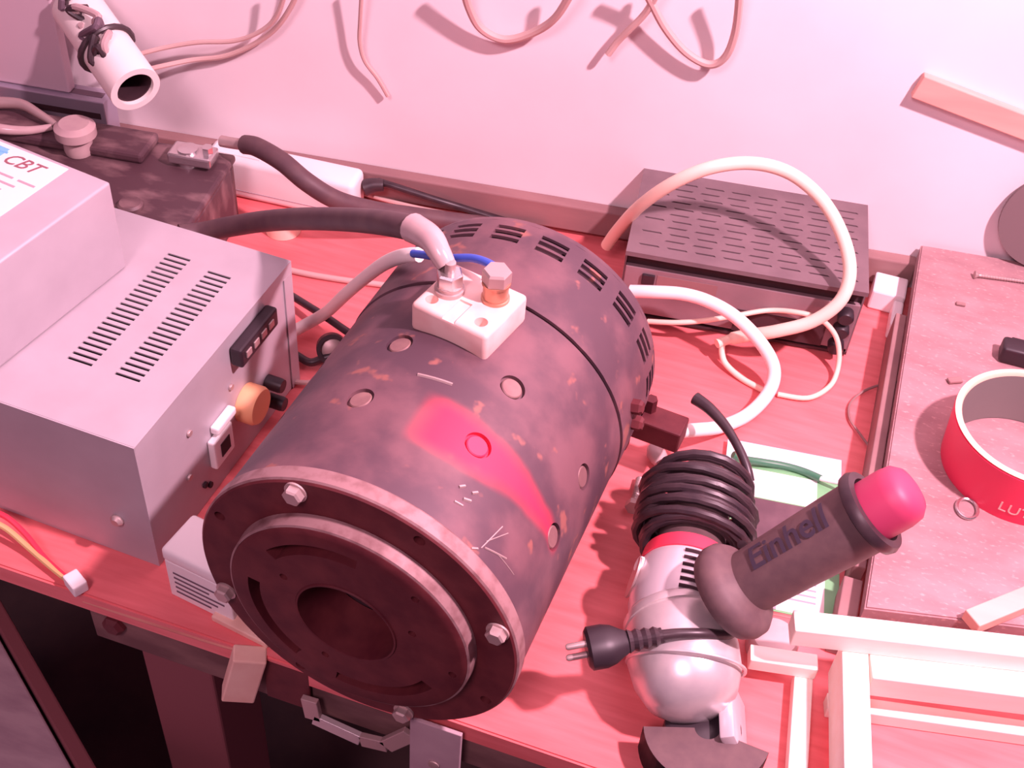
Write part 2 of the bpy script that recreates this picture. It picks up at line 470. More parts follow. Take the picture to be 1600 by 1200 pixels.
# cable routes in metres
P = {
    'cable_stud': [(-0.2137, 0.5669, 0.2520), (-0.2292, 0.5771, 0.2480), (-0.2545, 0.5907, 0.2350), (-0.2985, 0.6262, 0.2000), (-0.3520, 0.6620, 0.1600), (-0.3998, 0.6886, 0.1250), (-0.4389, 0.6995, 0.1000), (-0.4637, 0.6998, 0.0870), (-0.4782, 0.6893, 0.0880)],
    'cable_batt': [(-0.4854, 0.8189, 0.0940), (-0.4709, 0.8144, 0.0980), (-0.4434, 0.8061, 0.0960), (-0.4169, 0.8004, 0.0850), (-0.3940, 0.8084, 0.0680), (-0.3697, 0.8293, 0.0500), (-0.3424, 0.8538, 0.0350), (-0.3132, 0.8770, 0.0220), (-0.2819, 0.8975, 0.0120)],
    'strip_cord': [(-0.3933, 0.8986, 0.0300), (-0.3706, 0.8992, 0.0280), (-0.3371, 0.9058, 0.0200), (-0.3073, 0.9140, 0.0120), (-0.2689, 0.9166, 0.0080), (-0.2304, 0.9170, 0.0080)],
    'beige_wire_back': [(-0.4169, 0.9056, 0.0060), (-0.3627, 0.9042, 0.0060), (-0.3116, 0.9087, 0.0060), (-0.2624, 0.9169, 0.0060)],
    'white_tube_left': [(-0.2353, 0.6043, 0.2050), (-0.2493, 0.6105, 0.1950), (-0.2751, 0.6377, 0.1600), (-0.3015, 0.6620, 0.1200), (-0.3273, 0.6813, 0.0800), (-0.3581, 0.7072, 0.0300), (-0.3761, 0.7058, 0.0120), (-0.3853, 0.6878, 0.0120)],
    'blue_wire': [(-0.2378, 0.5992, 0.2090), (-0.2250, 0.5929, 0.2160), (-0.2068, 0.5814, 0.2280), (-0.1905, 0.5775, 0.2360), (-0.1793, 0.5728, 0.2400), (-0.1708, 0.5689, 0.2410)],
    'black_wire_upper': [(-0.4116, 0.7366, 0.0120), (-0.3890, 0.7268, 0.0140), (-0.3615, 0.7135, 0.0180), (-0.3338, 0.7006, 0.0200), (-0.3116, 0.6936, 0.0200)],
    'black_wire_lower': [(-0.3864, 0.6771, 0.0060), (-0.3714, 0.6731, 0.0060), (-0.3566, 0.6691, 0.0060), (-0.3474, 0.6757, 0.0080), (-0.3359, 0.6826, 0.0120)],
    'table_wire_beige': [(-0.4271, 0.7746, 0.0030), (-0.4040, 0.7766, 0.0030), (-0.3747, 0.7813, 0.0030), (-0.3462, 0.7875, 0.0030), (-0.3257, 0.7904, 0.0030)],
    'table_wire_short': [(-0.3732, 0.6441, 0.0030), (-0.3622, 0.6453, 0.0030), (-0.3500, 0.6476, 0.0040), (-0.3420, 0.6515, 0.0050)],
    'loop_cable': [(-0.1633, 0.8897, 0.0300), (-0.1543, 0.8828, 0.0550), (-0.1350, 0.8640, 0.1000), (-0.1105, 0.8564, 0.1350), (-0.0828, 0.8621, 0.1550), (-0.0517, 0.8750, 0.1600), (-0.0199, 0.8812, 0.1550), (0.0107, 0.8769, 0.1400), (0.0344, 0.8626, 0.1200), (0.0475, 0.8455, 0.1000), (0.0466, 0.8313, 0.0800), (0.0300, 0.8214, 0.0600), (0.0046, 0.8159, 0.0450), (-0.0175, 0.8186, 0.0300), (-0.0323, 0.8167, 0.0220), (-0.0415, 0.8090, 0.0200)],
    'tube_right': [(-0.1229, 0.8112, 0.0500), (-0.1040, 0.8119, 0.0550), (-0.0802, 0.8154, 0.0580), (-0.0580, 0.8149, 0.0580), (-0.0343, 0.8092, 0.0550), (-0.0119, 0.8021, 0.0450), (0.0060, 0.7956, 0.0300), (0.0123, 0.7845, 0.0200), (0.0094, 0.7675, 0.0120), (-0.0016, 0.7438, 0.0090), (-0.0188, 0.7204, 0.0120), (-0.0365, 0.6909, 0.0300), (-0.0494, 0.6709, 0.0430)],
    'thin_cream': [(-0.1040, 0.8140, 0.0200), (-0.0805, 0.8148, 0.0260), (-0.0572, 0.8199, 0.0320), (-0.0324, 0.8301, 0.0380), (-0.0077, 0.8453, 0.0400), (0.0159, 0.8439, 0.0470), (0.0353, 0.8431, 0.0470), (0.0505, 0.8434, 0.0360), (0.0590, 0.8390, 0.0220), (0.0622, 0.8287, 0.0080), (0.0586, 0.8105, 0.0040), (0.0437, 0.7913, 0.0030), (0.0189, 0.7860, 0.0030)],
    'thin_cream_b': [(-0.0372, 0.8126, 0.0200), (-0.0353, 0.8078, 0.0120), (-0.0290, 0.8018, 0.0060), (-0.0127, 0.7931, 0.0030), (0.0080, 0.7857, 0.0030)],
    'gap_wire': [(0.1127, 0.8406, 0.0030), (0.0975, 0.8293, 0.0030), (0.0855, 0.8151, 0.0030), (0.0786, 0.7974, 0.0030), (0.0809, 0.7798, 0.0030), (0.0918, 0.7646, 0.0030), (0.1023, 0.7512, 0.0030)],
    'green_wire': [(-0.0028, 0.6884, 0.0300), (0.0052, 0.6905, 0.0260), (0.0201, 0.6969, 0.0220), (0.0375, 0.7015, 0.0200), (0.0537, 0.7015, 0.0200), (0.0669, 0.6970, 0.0220)],
    'green_tip': [(0.0659, 0.6973, 0.0220), (0.0727, 0.6952, 0.0240), (0.0812, 0.6930, 0.0270), (0.0891, 0.6905, 0.0300)],
    'cord_free': [(0.0144, 0.6354, 0.0500), (0.0088, 0.6436, 0.0560), (-0.0015, 0.6555, 0.0620), (-0.0146, 0.6686, 0.0660), (-0.0290, 0.6794, 0.0680), (-0.0414, 0.6861, 0.0680)],
    'plug_cord': [(-0.0156, 0.4600, 0.0780), (-0.0046, 0.4643, 0.0800), (0.0104, 0.4709, 0.0790), (0.0242, 0.4818, 0.0700), (0.0308, 0.5006, 0.0600), (0.0257, 0.5252, 0.0500), (0.0164, 0.5541, 0.0450)],
    'red_wire': [(-0.4940, 0.4308, 0.0200), (-0.4789, 0.4310, 0.0180), (-0.4615, 0.4263, 0.0120), (-0.4410, 0.4168, 0.0060), (-0.4200, 0.4083, 0.0060), (-0.4142, 0.4071, 0.0060)],
    'yellow_wire': [(-0.4884, 0.4230, 0.0200), (-0.4748, 0.4240, 0.0150), (-0.4551, 0.4193, 0.0080), (-0.4325, 0.4117, 0.0060), (-0.4144, 0.4058, 0.0060)],
    'wall_loop_a': [(-0.3157, 0.8985, 0.2496), (-0.3129, 0.9090, 0.2228), (-0.3037, 0.9183, 0.1999), (-0.2828, 0.9231, 0.1922), (-0.2581, 0.9243, 0.2046), (-0.2385, 0.9188, 0.2264), (-0.2231, 0.9108, 0.2616)],
    'wall_loop_b': [(-0.1730, 0.9174, 0.2724), (-0.1631, 0.9288, 0.2501), (-0.1494, 0.9356, 0.2273), (-0.1300, 0.9412, 0.2074), (-0.1094, 0.9439, 0.1997), (-0.0970, 0.9425, 0.2111), (-0.0929, 0.9380, 0.2393), (-0.0955, 0.9276, 0.2820)],
    'wall_tail': [(-0.1561, 0.9247, 0.2701), (-0.1665, 0.9303, 0.2413), (-0.1780, 0.9319, 0.2225), (-0.1876, 0.9336, 0.2076), (-0.1942, 0.9327, 0.1945)],
    'wall_twig': [(-0.4040, 0.8970, 0.2282), (-0.4086, 0.9014, 0.1928), (-0.4109, 0.9041, 0.1696), (-0.4075, 0.9066, 0.1503), (-0.3969, 0.9100, 0.1337), (-0.3883, 0.9132, 0.1157)],
    'wall_lead_a': [(-0.6106, 0.8394, 0.1377), (-0.6043, 0.8554, 0.1361), (-0.5850, 0.8680, 0.1407), (-0.5567, 0.8768, 0.1481), (-0.5244, 0.8831, 0.1539), (-0.4997, 0.8864, 0.1668), (-0.4815, 0.8867, 0.1861), (-0.4666, 0.8837, 0.2205)],
    'wall_lead_shadow': [(-0.6005, 0.8408, 0.1260), (-0.5908, 0.8622, 0.1229), (-0.5699, 0.8832, 0.1237), (-0.5407, 0.8910, 0.1306), (-0.5121, 0.8948, 0.1471), (-0.4887, 0.8959, 0.1678), (-0.4716, 0.8961, 0.1930), (-0.4602, 0.8946, 0.2170)],
}

# ================================================================== setting
WA = math.atan(0.132)
def wy(x):
    return 0.985 + 0.132 * (x - 0.11)
WALL = Matrix.Translation((0.11, 0.985, 0)) @ rz(WA)      # local x along the wall, -y into the room

structure(part('wall_back', box((-2.2, 0, -0.75), (2.0, 0.1, 1.7), WALL), wall_m))
structure(part('floor', box((-2.4, -1.2, -0.80), (2.2, 1.6, -0.75)), floor_m))
structure(part('trim_1', box((-1.6, -0.014, 0.006), (-0.002, -0.0005, 0.034), WALL, 0.0015), batten_m))

bench = thing('workbench', 'workbench with red varnished top and dark wooden apron carrying the motor', 'workbench', (-0.1, 0.42, -0.75))
bm = bmesh.new()
outline = [(-1.25, 0.405), (0.95, 0.400), (0.95, wy(0.95) - 0.002), (-1.25, wy(-1.25) - 0.002)]
lo = [bm.verts.new((x, y, -0.018)) for x, y in outline]
hi = [bm.verts.new((x, y, 0.0)) for x, y in outline]
bm.faces.new(hi); bm.faces.new(lo[::-1])
for k in range(4):
    bm.faces.new((lo[k], lo[(k + 1) % 4], hi[(k + 1) % 4], hi[k]))
bmesh.ops.bevel(bm, geom=[e for e in bm.edges if e.verts[0].co.z > -0.001 and e.verts[1].co.z > -0.001], offset=0.0015, segments=2, affect='EDGES')
part('table_top', bm, redwood_m, bench)
part('apron', box((-0.405, 0.4065, -0.056), (0.93, 0.428, -0.0182), None, 0.001), apron_m, bench)
for lx, ly in ((-0.36, 0.45), (0.85, 0.45), (-1.15, 0.45), (0.85, 0.92), (-1.15, 0.70)):
    part('leg', box((lx - 0.03, ly - 0.02, -0.75), (lx + 0.03, ly + 0.04, -0.0185), None, 0.002), crateside_m, bench)
part('splinter_edge', tube([(-0.405, 0.4062, -0.010), (-0.35, 0.4056, -0.008), (-0.30, 0.4056, -0.006), (-0.285, 0.4056, -0.004)], 0.0035, n=8), edge_m, bench)

# raised chipboard on a side rail
board = thing('chipboard_shelf', 'raised raw chipboard panel beside the wall under the red tape roll', 'board', (0.35, 0.75, 0))
A = [(0.1086, 0.552), (0.62, 0.670), (0.62, wy(0.62) - 0.006), (0.108, wy(0.108) - 0.004)]
bm = bmesh.new()
lo = [bm.verts.new((x, y, 0.034)) for x, y in A]
hi = [bm.verts.new((x, y, 0.050)) for x, y in A]
bm.faces.new(hi); bm.faces.new(lo[::-1])
for k in range(4):
    bm.faces.new((lo[k], lo[(k + 1) % 4], hi[(k + 1) % 4], hi[k]))
bmesh.ops.bevel(bm, geom=[e for e in bm.edges if e.verts[0].co.z > .049 and e.verts[1].co.z > .049], offset=0.0012, segments=2, affect='EDGES')
part('panel', bm, chip_m, board)
part('rail', box((0.0985, 0.60, 0.0002), (0.1080, 0.895, 0.0338), None, 0.001), batten_m, board)
part('rail', box((0.45, 0.66, 0.0002), (0.47, 0.93, 0.0338), None, 0.001), batten_m, board)

# weathered box standing lower, in front of the bench on the left
ex = Vector((-0.833, 0.553, 0)); nx = Vector((-0.553, -0.833, 0))
CR = Matrix.Identity(4)
for i in range(3):
    CR[i][0], CR[i][1] = ex[i], -nx[i]
CR[0][3], CR[1][3] = -0.436, 0.395
crate = thing('wooden_crate', 'low weathered grey wooden crate on the floor at lower left', 'crate', (-0.60, 0.25, -0.75))
for k in range(3):
    part('plank', box((-0.28, -0.016 - 0.115 * (k + 1) + 0.004, -0.268), (0.26, -0.016 - 0.115 * k, -0.25), CR, 0.002), crate_m, crate)
part('side_board', box((-0.28, -0.0135, -0.745), (0.26, 0.0, -0.243), CR, 0.002), crateside_m, crate)
part('side_board', box((-0.28, -0.40, -0.745), (0.26, -0.378, -0.243), CR, 0.002), crateside_m, crate)
part('end_board', box((-0.28, -0.376, -0.745), (-0.262, -0.028, -0.27), CR, 0.002), crateside_m, crate)
part('end_board', box((0.242, -0.376, -0.745), (0.26, -0.028, -0.27), CR, 0.002), crateside_m, crate)

# ================================================================== the motor
MY = -0.0604
motor = thing('electric_motor', 'large rusty cylindrical electric motor lying on the red bench', 'motor', (-0.1909, 0.3923, 0), MY)
MM = ROOTM[motor.name]
ZC = 0.1052
AX = Matrix.Translation((0, 0, ZC)) @ Matrix.Rotation(-PI / 2, 4, 'X')      # lathe +Z -> local +Y
def mp(name, bm, m_, parent=None, smooth=True):
    return part(name, bm, m_, parent or motor, smooth, world=False)
def pol(r, deg, y):
    a = math.radians(deg)
    return Vector((r * math.cos(a), y, ZC + r * math.sin(a)))

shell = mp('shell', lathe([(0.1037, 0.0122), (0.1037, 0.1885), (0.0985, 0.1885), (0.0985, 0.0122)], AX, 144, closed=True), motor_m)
RB = 0.1037
spots = [(a, y) for a in (-22.5, 21, 64.5, 107.5, 151, 194.5) for y in (0.0728, 0.1255)]
cb = bmesh.new()
for a, y in spots:
    add_lathe(cb, [(0.0086, 0), (0.0086, 0.02)], along(pol(RB - 0.0032, a, y), pol(RB + 0.01, a, y)), 28)
cut(shell, cb)
for a, y in spots:
    M = along(pol(RB - 0.0034, a, y), pol(RB, a, y))
    s = mp('pole_screw', lathe([(0.0070, 0), (0.0070, 0.0020), (0.0063, 0.0026), (0, 0.0026)], M, 24), motor_m)
    s.data.materials[0] = rustedge_m if (a, y) != (64.5, 0.0728) else redmat_m
# seam strip and rear cover with three rows of cooling slots
mp('seam_band', lathe([(0.1015, 0.1880), (0.1015, 0.1925), (0.0985, 0.1925), (0.0985, 0.1880)], AX, 96, closed=True), cavity_m)
angs = []
for k in range(20):
    c0 = 18 * k + 6.3
    angs += [c0 - 5.6, c0 - 2.8, c0, c0 + 2.8, c0 + 5.6]
ys_ = [0.1910, 0.2150, 0.2440, 0.2482, 0.2506, 0.2548, 0.2572, 0.2614, 0.2690]
rr = [0.1046, 0.1046, 0.1046, 0.1046, 0.1046, 0.1046, 0.1044, 0.1040, 0.1030]
def cov(u, v, w):
    r = rr[ys_.index(u)] - 0.0022 * w
    return pol(r, v, u)
mp('rear_cover', grid_plate(ys_, angs, lambda i, j: i in (2, 4, 6) and j % 5 != 4, cov, wrap=True), motor_m)
mp('rear_cap', lathe([(0.1030, 0.2688), (0.1012, 0.2745), (0.0960, 0.2780), (0.03, 0.2790), (0, 0.2790)], AX, 96), motor_m)
mp('core', lathe([(0.0960, 0.1890), (0.0960, 0.2680)], AX, 64), cavity_m)

# front end: bolted ring, proud boss with arc slots, bore with shaft
ring = mp('flange', lathe([(0.0760, 0.0), (0.1030, 0.0), (0.1040, 0.0010), (0.1040, 0.0118), (0.0760, 0.0118)], AX, 144, closed=True), rust_m)
cb = bmesh.new()
for a in (64.5, 154.5, 244.5, 334.5):
    add_lathe(cb, [(0.0036, 0), (0.0036, 0.02)], along(pol(0.0968, a, -0.004), pol(0.0968, a, 0.02)), 20)
cut(ring, cb)
mp('flange_rim', lathe([(0.1041, 0.0012), (0.1052, 0.0022), (0.1052, 0.0110), (0.1041, 0.0124)], AX, 144, closed=True), rim_m)
brad = [0.0335, 0.0575, 0.0655, 0.0745, 0.0775]
bang = [2.0 * k for k in range(180)]
def boss_hole(i, j):
    d = bang[j]
    return i == 1 and (82 <= d < 140 or 172 <= d < 236 or 262 <= d < 330)
def bossf(u, v, w):
    y = -0.0112 if w == 0 else 0.0040
    if w == 0 and u == 0.0775:
        y = -0.0098
    return pol(u, v, y)
boss = mp('boss_plate', grid_plate(brad, bang, boss_hole, bossf, wrap=True), rust_m)
cb = bmesh.new()
for r, a in ((0.046, 150), (0.067, 48), (0.045, 250), (0.070, -8), (0.046, 20)):
    add_lathe(cb, [(0.0026, 0), (0.0026, 0.008)], along(pol(r, a, -0.0145), pol(r, a, 0.01)), 16)
cut(boss, cb)
mp('boss_rim', lathe([(0.0777, -0.0096), (0.0790, -0.0090), (0.0797, -0.0002), (0.0777, -0.0002)], AX, 120, closed=True), rim_m)  # pale colour gives the boss step its lit crescent
mp('bore_sleeve', lathe([(0.0335, -0.0110), (0.0335, 0.024), (0.0318, 0.024), (0.0318, -0.0118), (0.0330, -0.0120)], AX, 72, closed=True), rust_m)
mp('inner_plate', lathe([(0, 0.026), (0.0980, 0.026), (0.0980, 0.031), (0, 0.031)], AX, 72), cavity_m)
mp('bearing', lathe([(0.0100, 0.0255), (0.0100, 0.017), (0.0195, 0.017), (0.0195, 0.0255)], AX, 48, closed=True), cavity_m)
mp('shaft', lathe([(0, 0.012), (0.0062, 0.012), (0.0075, 0.0135), (0.0075, 0.0255), (0, 0.0255)], AX, 32), rust_m)
for a in (110, 20, -70, 200):
    M = along(pol(0.0968, a, -0.0001), pol(0.0968, a, -0.02))
    b = mp('flange_bolt', lathe([(0.0070, 0), (0.0070, 0.0012)], M, 24), dullsteel_m)
    mp('bolt_head', lathe([(0.0060, 0.0010), (0.0060, 0.0055), (0.0048, 0.0066), (0, 0.0066)], M, 6), dullsteel_m, b, smooth=False)
# scratches down to bright metal on the shell
rnd = random.Random(3)
bm = bmesh.new()
def scratch(bm, a0, y0, a1, y1, w):
    p = [pol(RB + 0.0001, a0 + (a1 - a0) * k / 4, y0 + (y1 - y0) * k / 4) for k in range(5)]
    add_tube(bm, p, w, n=5, sub=1)
for a0, y0, a1, y1, w in ((47, 0.018, 44, 0.040, 0.0004), (46.5, 0.024, 41, 0.040, 0.0003), (46, 0.020, 37, 0.027, 0.0006), (48, 0.016, 50, 0.013, 0.0008),
                          (41, 0.024, 31, 0.025, 0.0003)):
    scratch(bm, a0, y0, a1, y1, w)
mp('scratch_cluster', bm, dullsteel_m)
for a0, y0, a1, y1, w in ((63, 0.040, 61.5, 0.043, 0.0010), (60, 0.035, 57.5, 0.037, 0.0011), (58.5, 0.042, 57, 0.045, 0.0010), (94, 0.101, 82, 0.103, 0.0011), (62, 0.030, 59, 0.031, 0.0008)):
    bm = bmesh.new()
    scratch(bm, a0, y0, a1, y1, w)
    mp('scratch', bm, dullsteel_m)

# terminal block with studs
TB = frame((-0.1812, 0.5525, 0), math.radians(-13.0))
blk = part('terminal_block', box((-0.0275, -0.0245, 0.2035), (0.0275, 0.0245, 0.2255), TB, 0.003, 3), ceramic_m, motor, True)
cb = bmesh.new()
inv = MM.inverted()
for x, y in ((-0.0185, -0.0145), (0.0175, -0.0145)):
    add_lathe(cb, [(0.0042, 0.217), (0.0042, 0.24)], inv @ TB @ Matrix.Translation((x, y, 0)), 24)
add_box(cb, (-0.0045, -0.03, 0.2238), (0.0045, -0.004, 0.24), inv @ TB)
cut(blk, cb)
LS_, RS_ = Vector((-0.1955, 0.5545, 0)), Vector((-0.1668, 0.5585, 0))
st = part('stud', lathe([(0.0095, 0.2256), (0.0095, 0.2282), (0.0082, 0.2284), (0.0082, 0.2310), (0.0035, 0.2312), (0.0035, 0.2480), (0, 0.2490)], Matrix.Translation(LS_), 28), dullsteel_m, motor, True)
part('nut', lathe([(0.0085, 0.2312), (0.0085, 0.2395), (0.0072, 0.2408), (0, 0.2408)], Matrix.Translation(LS_), 6), steel_m, st)
st = part('stud', lathe([(0.0090, 0.2256), (0.0090, 0.2272), (0.0080, 0.2276), (0.0080, 0.2372), (0.0090, 0.2376), (0.0090, 0.2392), (0, 0.2392)], Matrix.Translation(RS_), 28), brass_m, motor, True)
part('nut', lathe([(0.0092, 0.2394), (0.0092, 0.2470), (0.0080, 0.2486), (0, 0.2486)], Matrix.Translation(RS_) @ rz(0.3), 6), dullsteel_m, st)
# clamp screw of the cover band and the cable gland at the motor's right foot
for a, y in ((12, 0.214), (4, 0.214)):
    mp('band_lug', lathe([(0.0055, -0.001), (0.0055, 0.006), (0.004, 0.008), (0, 0.008)], along(pol(0.1040, a, y), pol(0.12, a, y)), 6), rust_m, smooth=False)
GL = frame((-0.0640, 0.6640, 0), math.radians(-6))
part('gland_block', box((-0.022, -0.011, 0.040), (0.022, 0.011, 0.060), GL, 0.0015), rust_m, motor)
g = part('gland_bolt', lathe([(0.0048, 0.060), (0.0048, 0.072), (0, 0.072)], GL @ Matrix.Translation((-0.008, 0.004, 0)), 6), rust_m, motor)
part('gland_bracket', box((-0.028, -0.016, 0.028), (-0.016, -0.006, 0.056), GL, 0.0015), rust_m, motor)
part('foot_strap', box((-0.030, -0.006, 0.052), (-0.010, 0.006, 0.060), GL @ Matrix.Rotation(0.0, 4, 'X'), 0.001), rust_m, motor)

# ================================================================== power supplies on the left
SR = math.radians(-2.0)
SC = (-0.4628, 0.5515)
psu = thing('power_supply_case', 'large silver steel power supply case with two rows of vent slots', 'power supply', (SC[0], SC[1], 0), SR)
def sp(name, bm, m_, parent=None, smooth=False):
    return part(name, bm, m_, parent or psu, smooth, world=False)
W2, D2, HH = 0.100, 0.105, 0.125
bm = bmesh.new()
t = 0.0012
add_box(bm, (-W2, -D2, 0.0004), (W2, D2, 0.0016))
add_box(bm, (-W2, -D2, 0.0016), (W2, -D2 + t, HH - 0.0012))
add_box(bm, (-W2, D2 - t, 0.0016), (W2, D2, HH - 0.0012))
add_box(bm, (-W2, -D2 + t, 0.0016), (-W2 + t, D2 - t, HH - 0.0012))
add_box(bm, (W2 - t, -D2 + t, 0.0016), (W2, D2 - t, HH - 0.0012))
sp('case', bm, silver_m)
xs_ = [-W2, 0.0140, 0.0335, 0.0515, 0.0710, W2 + 0.0004]
ysl = [-D2]
N1 = 23
for k in range(N1):
    y = -0.0530 + k * 0.0057
    ysl += [y, y + 0.0023]
ysl.append(D2 + 0.0004)
def lidhole(i, j):
    return (i in (1, 3)) and j % 2 == 1 and j < 2 * N1 and not (i == 3 and j >= 2 * N1 - 1)
sp('lid', grid_plate(xs_, ysl, lidhole, lambda u, v, w: Vector((u, v, HH - 0.0012 * w))), silver_m)
sp('lid_flange', box((W2 + 0.0001, -D2, HH - 0.010), (W2 + 0.0011, D2 + 0.0004, HH - 0.0001), None), silver_m)
sp('lid_flange', box((-W2, -D2 - 0.0011, 0.006), (W2 + 0.0011, -D2 - 0.0001, HH - 0.0001), None), silver_m)
sp('corner_post', box((W2 + 0.0002, D2 - 0.012, 0.0006), (W2 + 0.0012, D2, HH - 0.0102), None), silver_m)
sp('inner_block', box((-W2 + 0.01, -D2 + 0.01, 0.002), (W2 - 0.01, D2 - 0.01, HH - 0.02), None), silverdk_m)
# fittings on the right side panel (local y = world y - 0.5515 roughly)
FX = W2 + 0.0002
def side(name, y, z, r, d, m_, n=24, parent=None, taper=0.9):
    M = along((FX, y, z), (FX + 1, y, z))
    return sp(name, lathe([(r, 0), (r, d * 0.8), (r * taper, d), (0, d)], M, n), m_, parent, n > 8)
c = sp('connector', box((FX, 0.012, 0.096), (FX + 0.010, 0.066, 0.113), None, 0.002), black_m)
for k in range(4):
    sp('contact', box((FX + 0.0098, 0.018 + k * 0.011, 0.102), (FX + 0.0112, 0.025 + k * 0.011, 0.108), None, 0.0005), dullsteel_m, c)
kn = side('selector_knob', 0.024, 0.048, 0.0155, 0.014, orange_m, 40)
side('terminal_post', 0.057, 0.040, 0.0060, 0.014, black_m)
side('terminal_post', 0.057, 0.020, 0.0060, 0.014, black_m)
soc = sp('socket', box((FX, -0.030, 0.028), (FX + 0.006, -0.004, 0.056), None, 0.0015), whitep_m)
sp('socket_hole', box((FX + 0.0055, -0.022, 0.035), (FX + 0.0065, -0.010, 0.048), None), cavity_m, soc)
sp('switch', box((FX, -0.024, 0.059), (FX + 0.007, 0.002, 0.066), None, 0.0015), whitep_m)
for y, z in ((-0.048, 0.083), (-0.056, 0.045), (-0.040, 0.020), (-0.034, 0.014), (0.028, 0.086), (0.008, 0.078)):
    side('screw', y, z, 0.0026, 0.0018, dullsteel_m if z > 0.03 else cavity_m, 16)
M = along((0.074, -D2 - 0.0011, 0.041), (0.074, -D2 - 1, 0.041))
sp('screw', lathe([(0.0048, 0), (0.0048, 0.002), (0.003, 0.004), (0, 0.004)], M, 20), dullsteel_m, None, True)

UR = math.radians(-9.0)
urc = Vector((-0.4650, 0.5990, 0))
UC = urc + (rz(UR) @ Vector((-0.080, -0.078, 0)))
psu2 = thing('power_supply_unit', 'smaller grey power supply with printed label, stacked on the silver case', 'power supply', (UC.x, UC.y, HH), UR)
def up_(name, bm, m_, parent=None, smooth=False):
    return part(name, bm, m_, parent or psu2, smooth, world=False)
up_('case', box((-0.080, -0.078, 0.0004), (0.080, 0.078, 0.0765), None, 0.0022, 3), silver_m, None, True)
lb = up_('label_sticker', box((-0.078, -0.066, 0.0765), (0.046, 0.074, 0.0769), None), paper_m)
ULM = ROOTM[psu2.name]
def flat(cx, cy, z):
    return lambda x, y, zz: (ULM @ Vector((cx + x, cy + y, z + zz)))[:]
lettering('brand_letters', 'CBT', 0.0165, flat(0.0150, 0.0610, 0.0770), redbrown_m, psu2, shear=0.35)
up_('logo_swoosh', tube([(-0.050, 0.052, 0.0768), (-0.025, 0.061, 0.0768), (-0.002, 0.066, 0.0768)], 0.0005, n=6, r2=0.0012), skyblue_m)
up_('logo_bar', box((-0.050, 0.056, 0.0769), (-0.004, 0.070, 0.0771), None), skyblue_m)
for r_ in range(13):
    y = 0.044 - r_ * 0.0072
    x = -0.072
    while x < 0.03:
        w_ = rnd.uniform(0.008, 0.028)
        up_('print_line', box((x, y, 0.0769), (min(x + w_, 0.042), y + 0.0020, 0.0771), None), greyink_m)
        x += w_ + rnd.uniform(0.003, 0.009)

# ================================================================== battery and things behind
BR = WA
BC = Vector((-0.503, 0.826, 0)) + rz(BR) @ Vector((-0.130, -0.068, 0))
bat = thing('car_battery', 'dark dusty battery behind the silver power supplies', 'battery', (BC.x, BC.y, 0), BR)
def bp_(name, bm, m_, parent=None, smooth=False):
    return part(name, bm, m_, parent or bat, smooth, world=False)
bp_('case', box((-0.130, -0.068, 0.0003), (0.130, 0.068, 0.066), None, 0.003), battery_m)
bp_('lid', box((-0.132, -0.070, 0.0662), (0.132, 0.070, 0.074), None, 0.003), battery_m)
bp_('lid_ridge', box((-0.132, 0.030, 0.0742), (0.060, 0.070, 0.084), None, 0.003), battery_m)
for k in range(5):
    M = Matrix.Translation((-0.105 + k * 0.045, -0.030, 0.0741))
    bp_('vent_plug', lathe([(0.011, 0), (0.011, 0.003), (0.009, 0.005), (0, 0.005)], M, 24), battery_m, None, True)
bp_('terminal', lathe([(0.010, 0.0741), (0.009, 0.090), (0, 0.091)], Matrix.Translation((0.098, 0.045, 0)), 24), steel_m, None, True)
cl = bp_('terminal_clamp', box((0.082, 0.034, 0.078), (0.122, 0.057, 0.088), None, 0.002), steel_m)
bp_('clamp_bolt', lathe([(0.005, 0.088), (0.005, 0.094), (0, 0.094)], Matrix.Translation((0.116, 0.046, 0)), 6), steel_m, cl)
bp_('handle_strip', box((-0.02, -0.060, 0.0742), (0.115, -0.048, 0.078), None, 0.001), battery_m)

solo('glass_cap', lathe([(0.012, 0), (0.013, 0.004), (0.0125, 0.016), (0.018, 0.018), (0.018, 0.026), (0.013, 0.030), (0, 0.030)], Matrix.Translation((-0.628, 0.775, 0.0745)), 32), clear_m,
     'cloudy plastic bulb-shaped cap standing on the battery lid', 'cap', smooth=True)
cp = thing('battery_clip', 'worn metal spring clip lying on the far left of the battery lid', 'clip', (-0.690, 0.775, 0.0745))
part('jaw', tube([(-0.73, 0.765, 0.088), (-0.70, 0.758, 0.090), (-0.675, 0.768, 0.088), (-0.658, 0.782, 0.088)], 0.006, n=10, r2=0.003), clear_m, cp, True)
part('jaw', tube([(-0.73, 0.790, 0.090), (-0.70, 0.796, 0.093), (-0.675, 0.790, 0.092), (-0.656, 0.785, 0.089)], 0.006, n=10, r2=0.003), dullsteel_m, cp, True)
part('grip_sleeve', tube([(-0.775, 0.785, 0.093), (-0.752, 0.782, 0.094), (-0.732, 0.778, 0.093)], 0.009, n=12), red_m, cp, True)

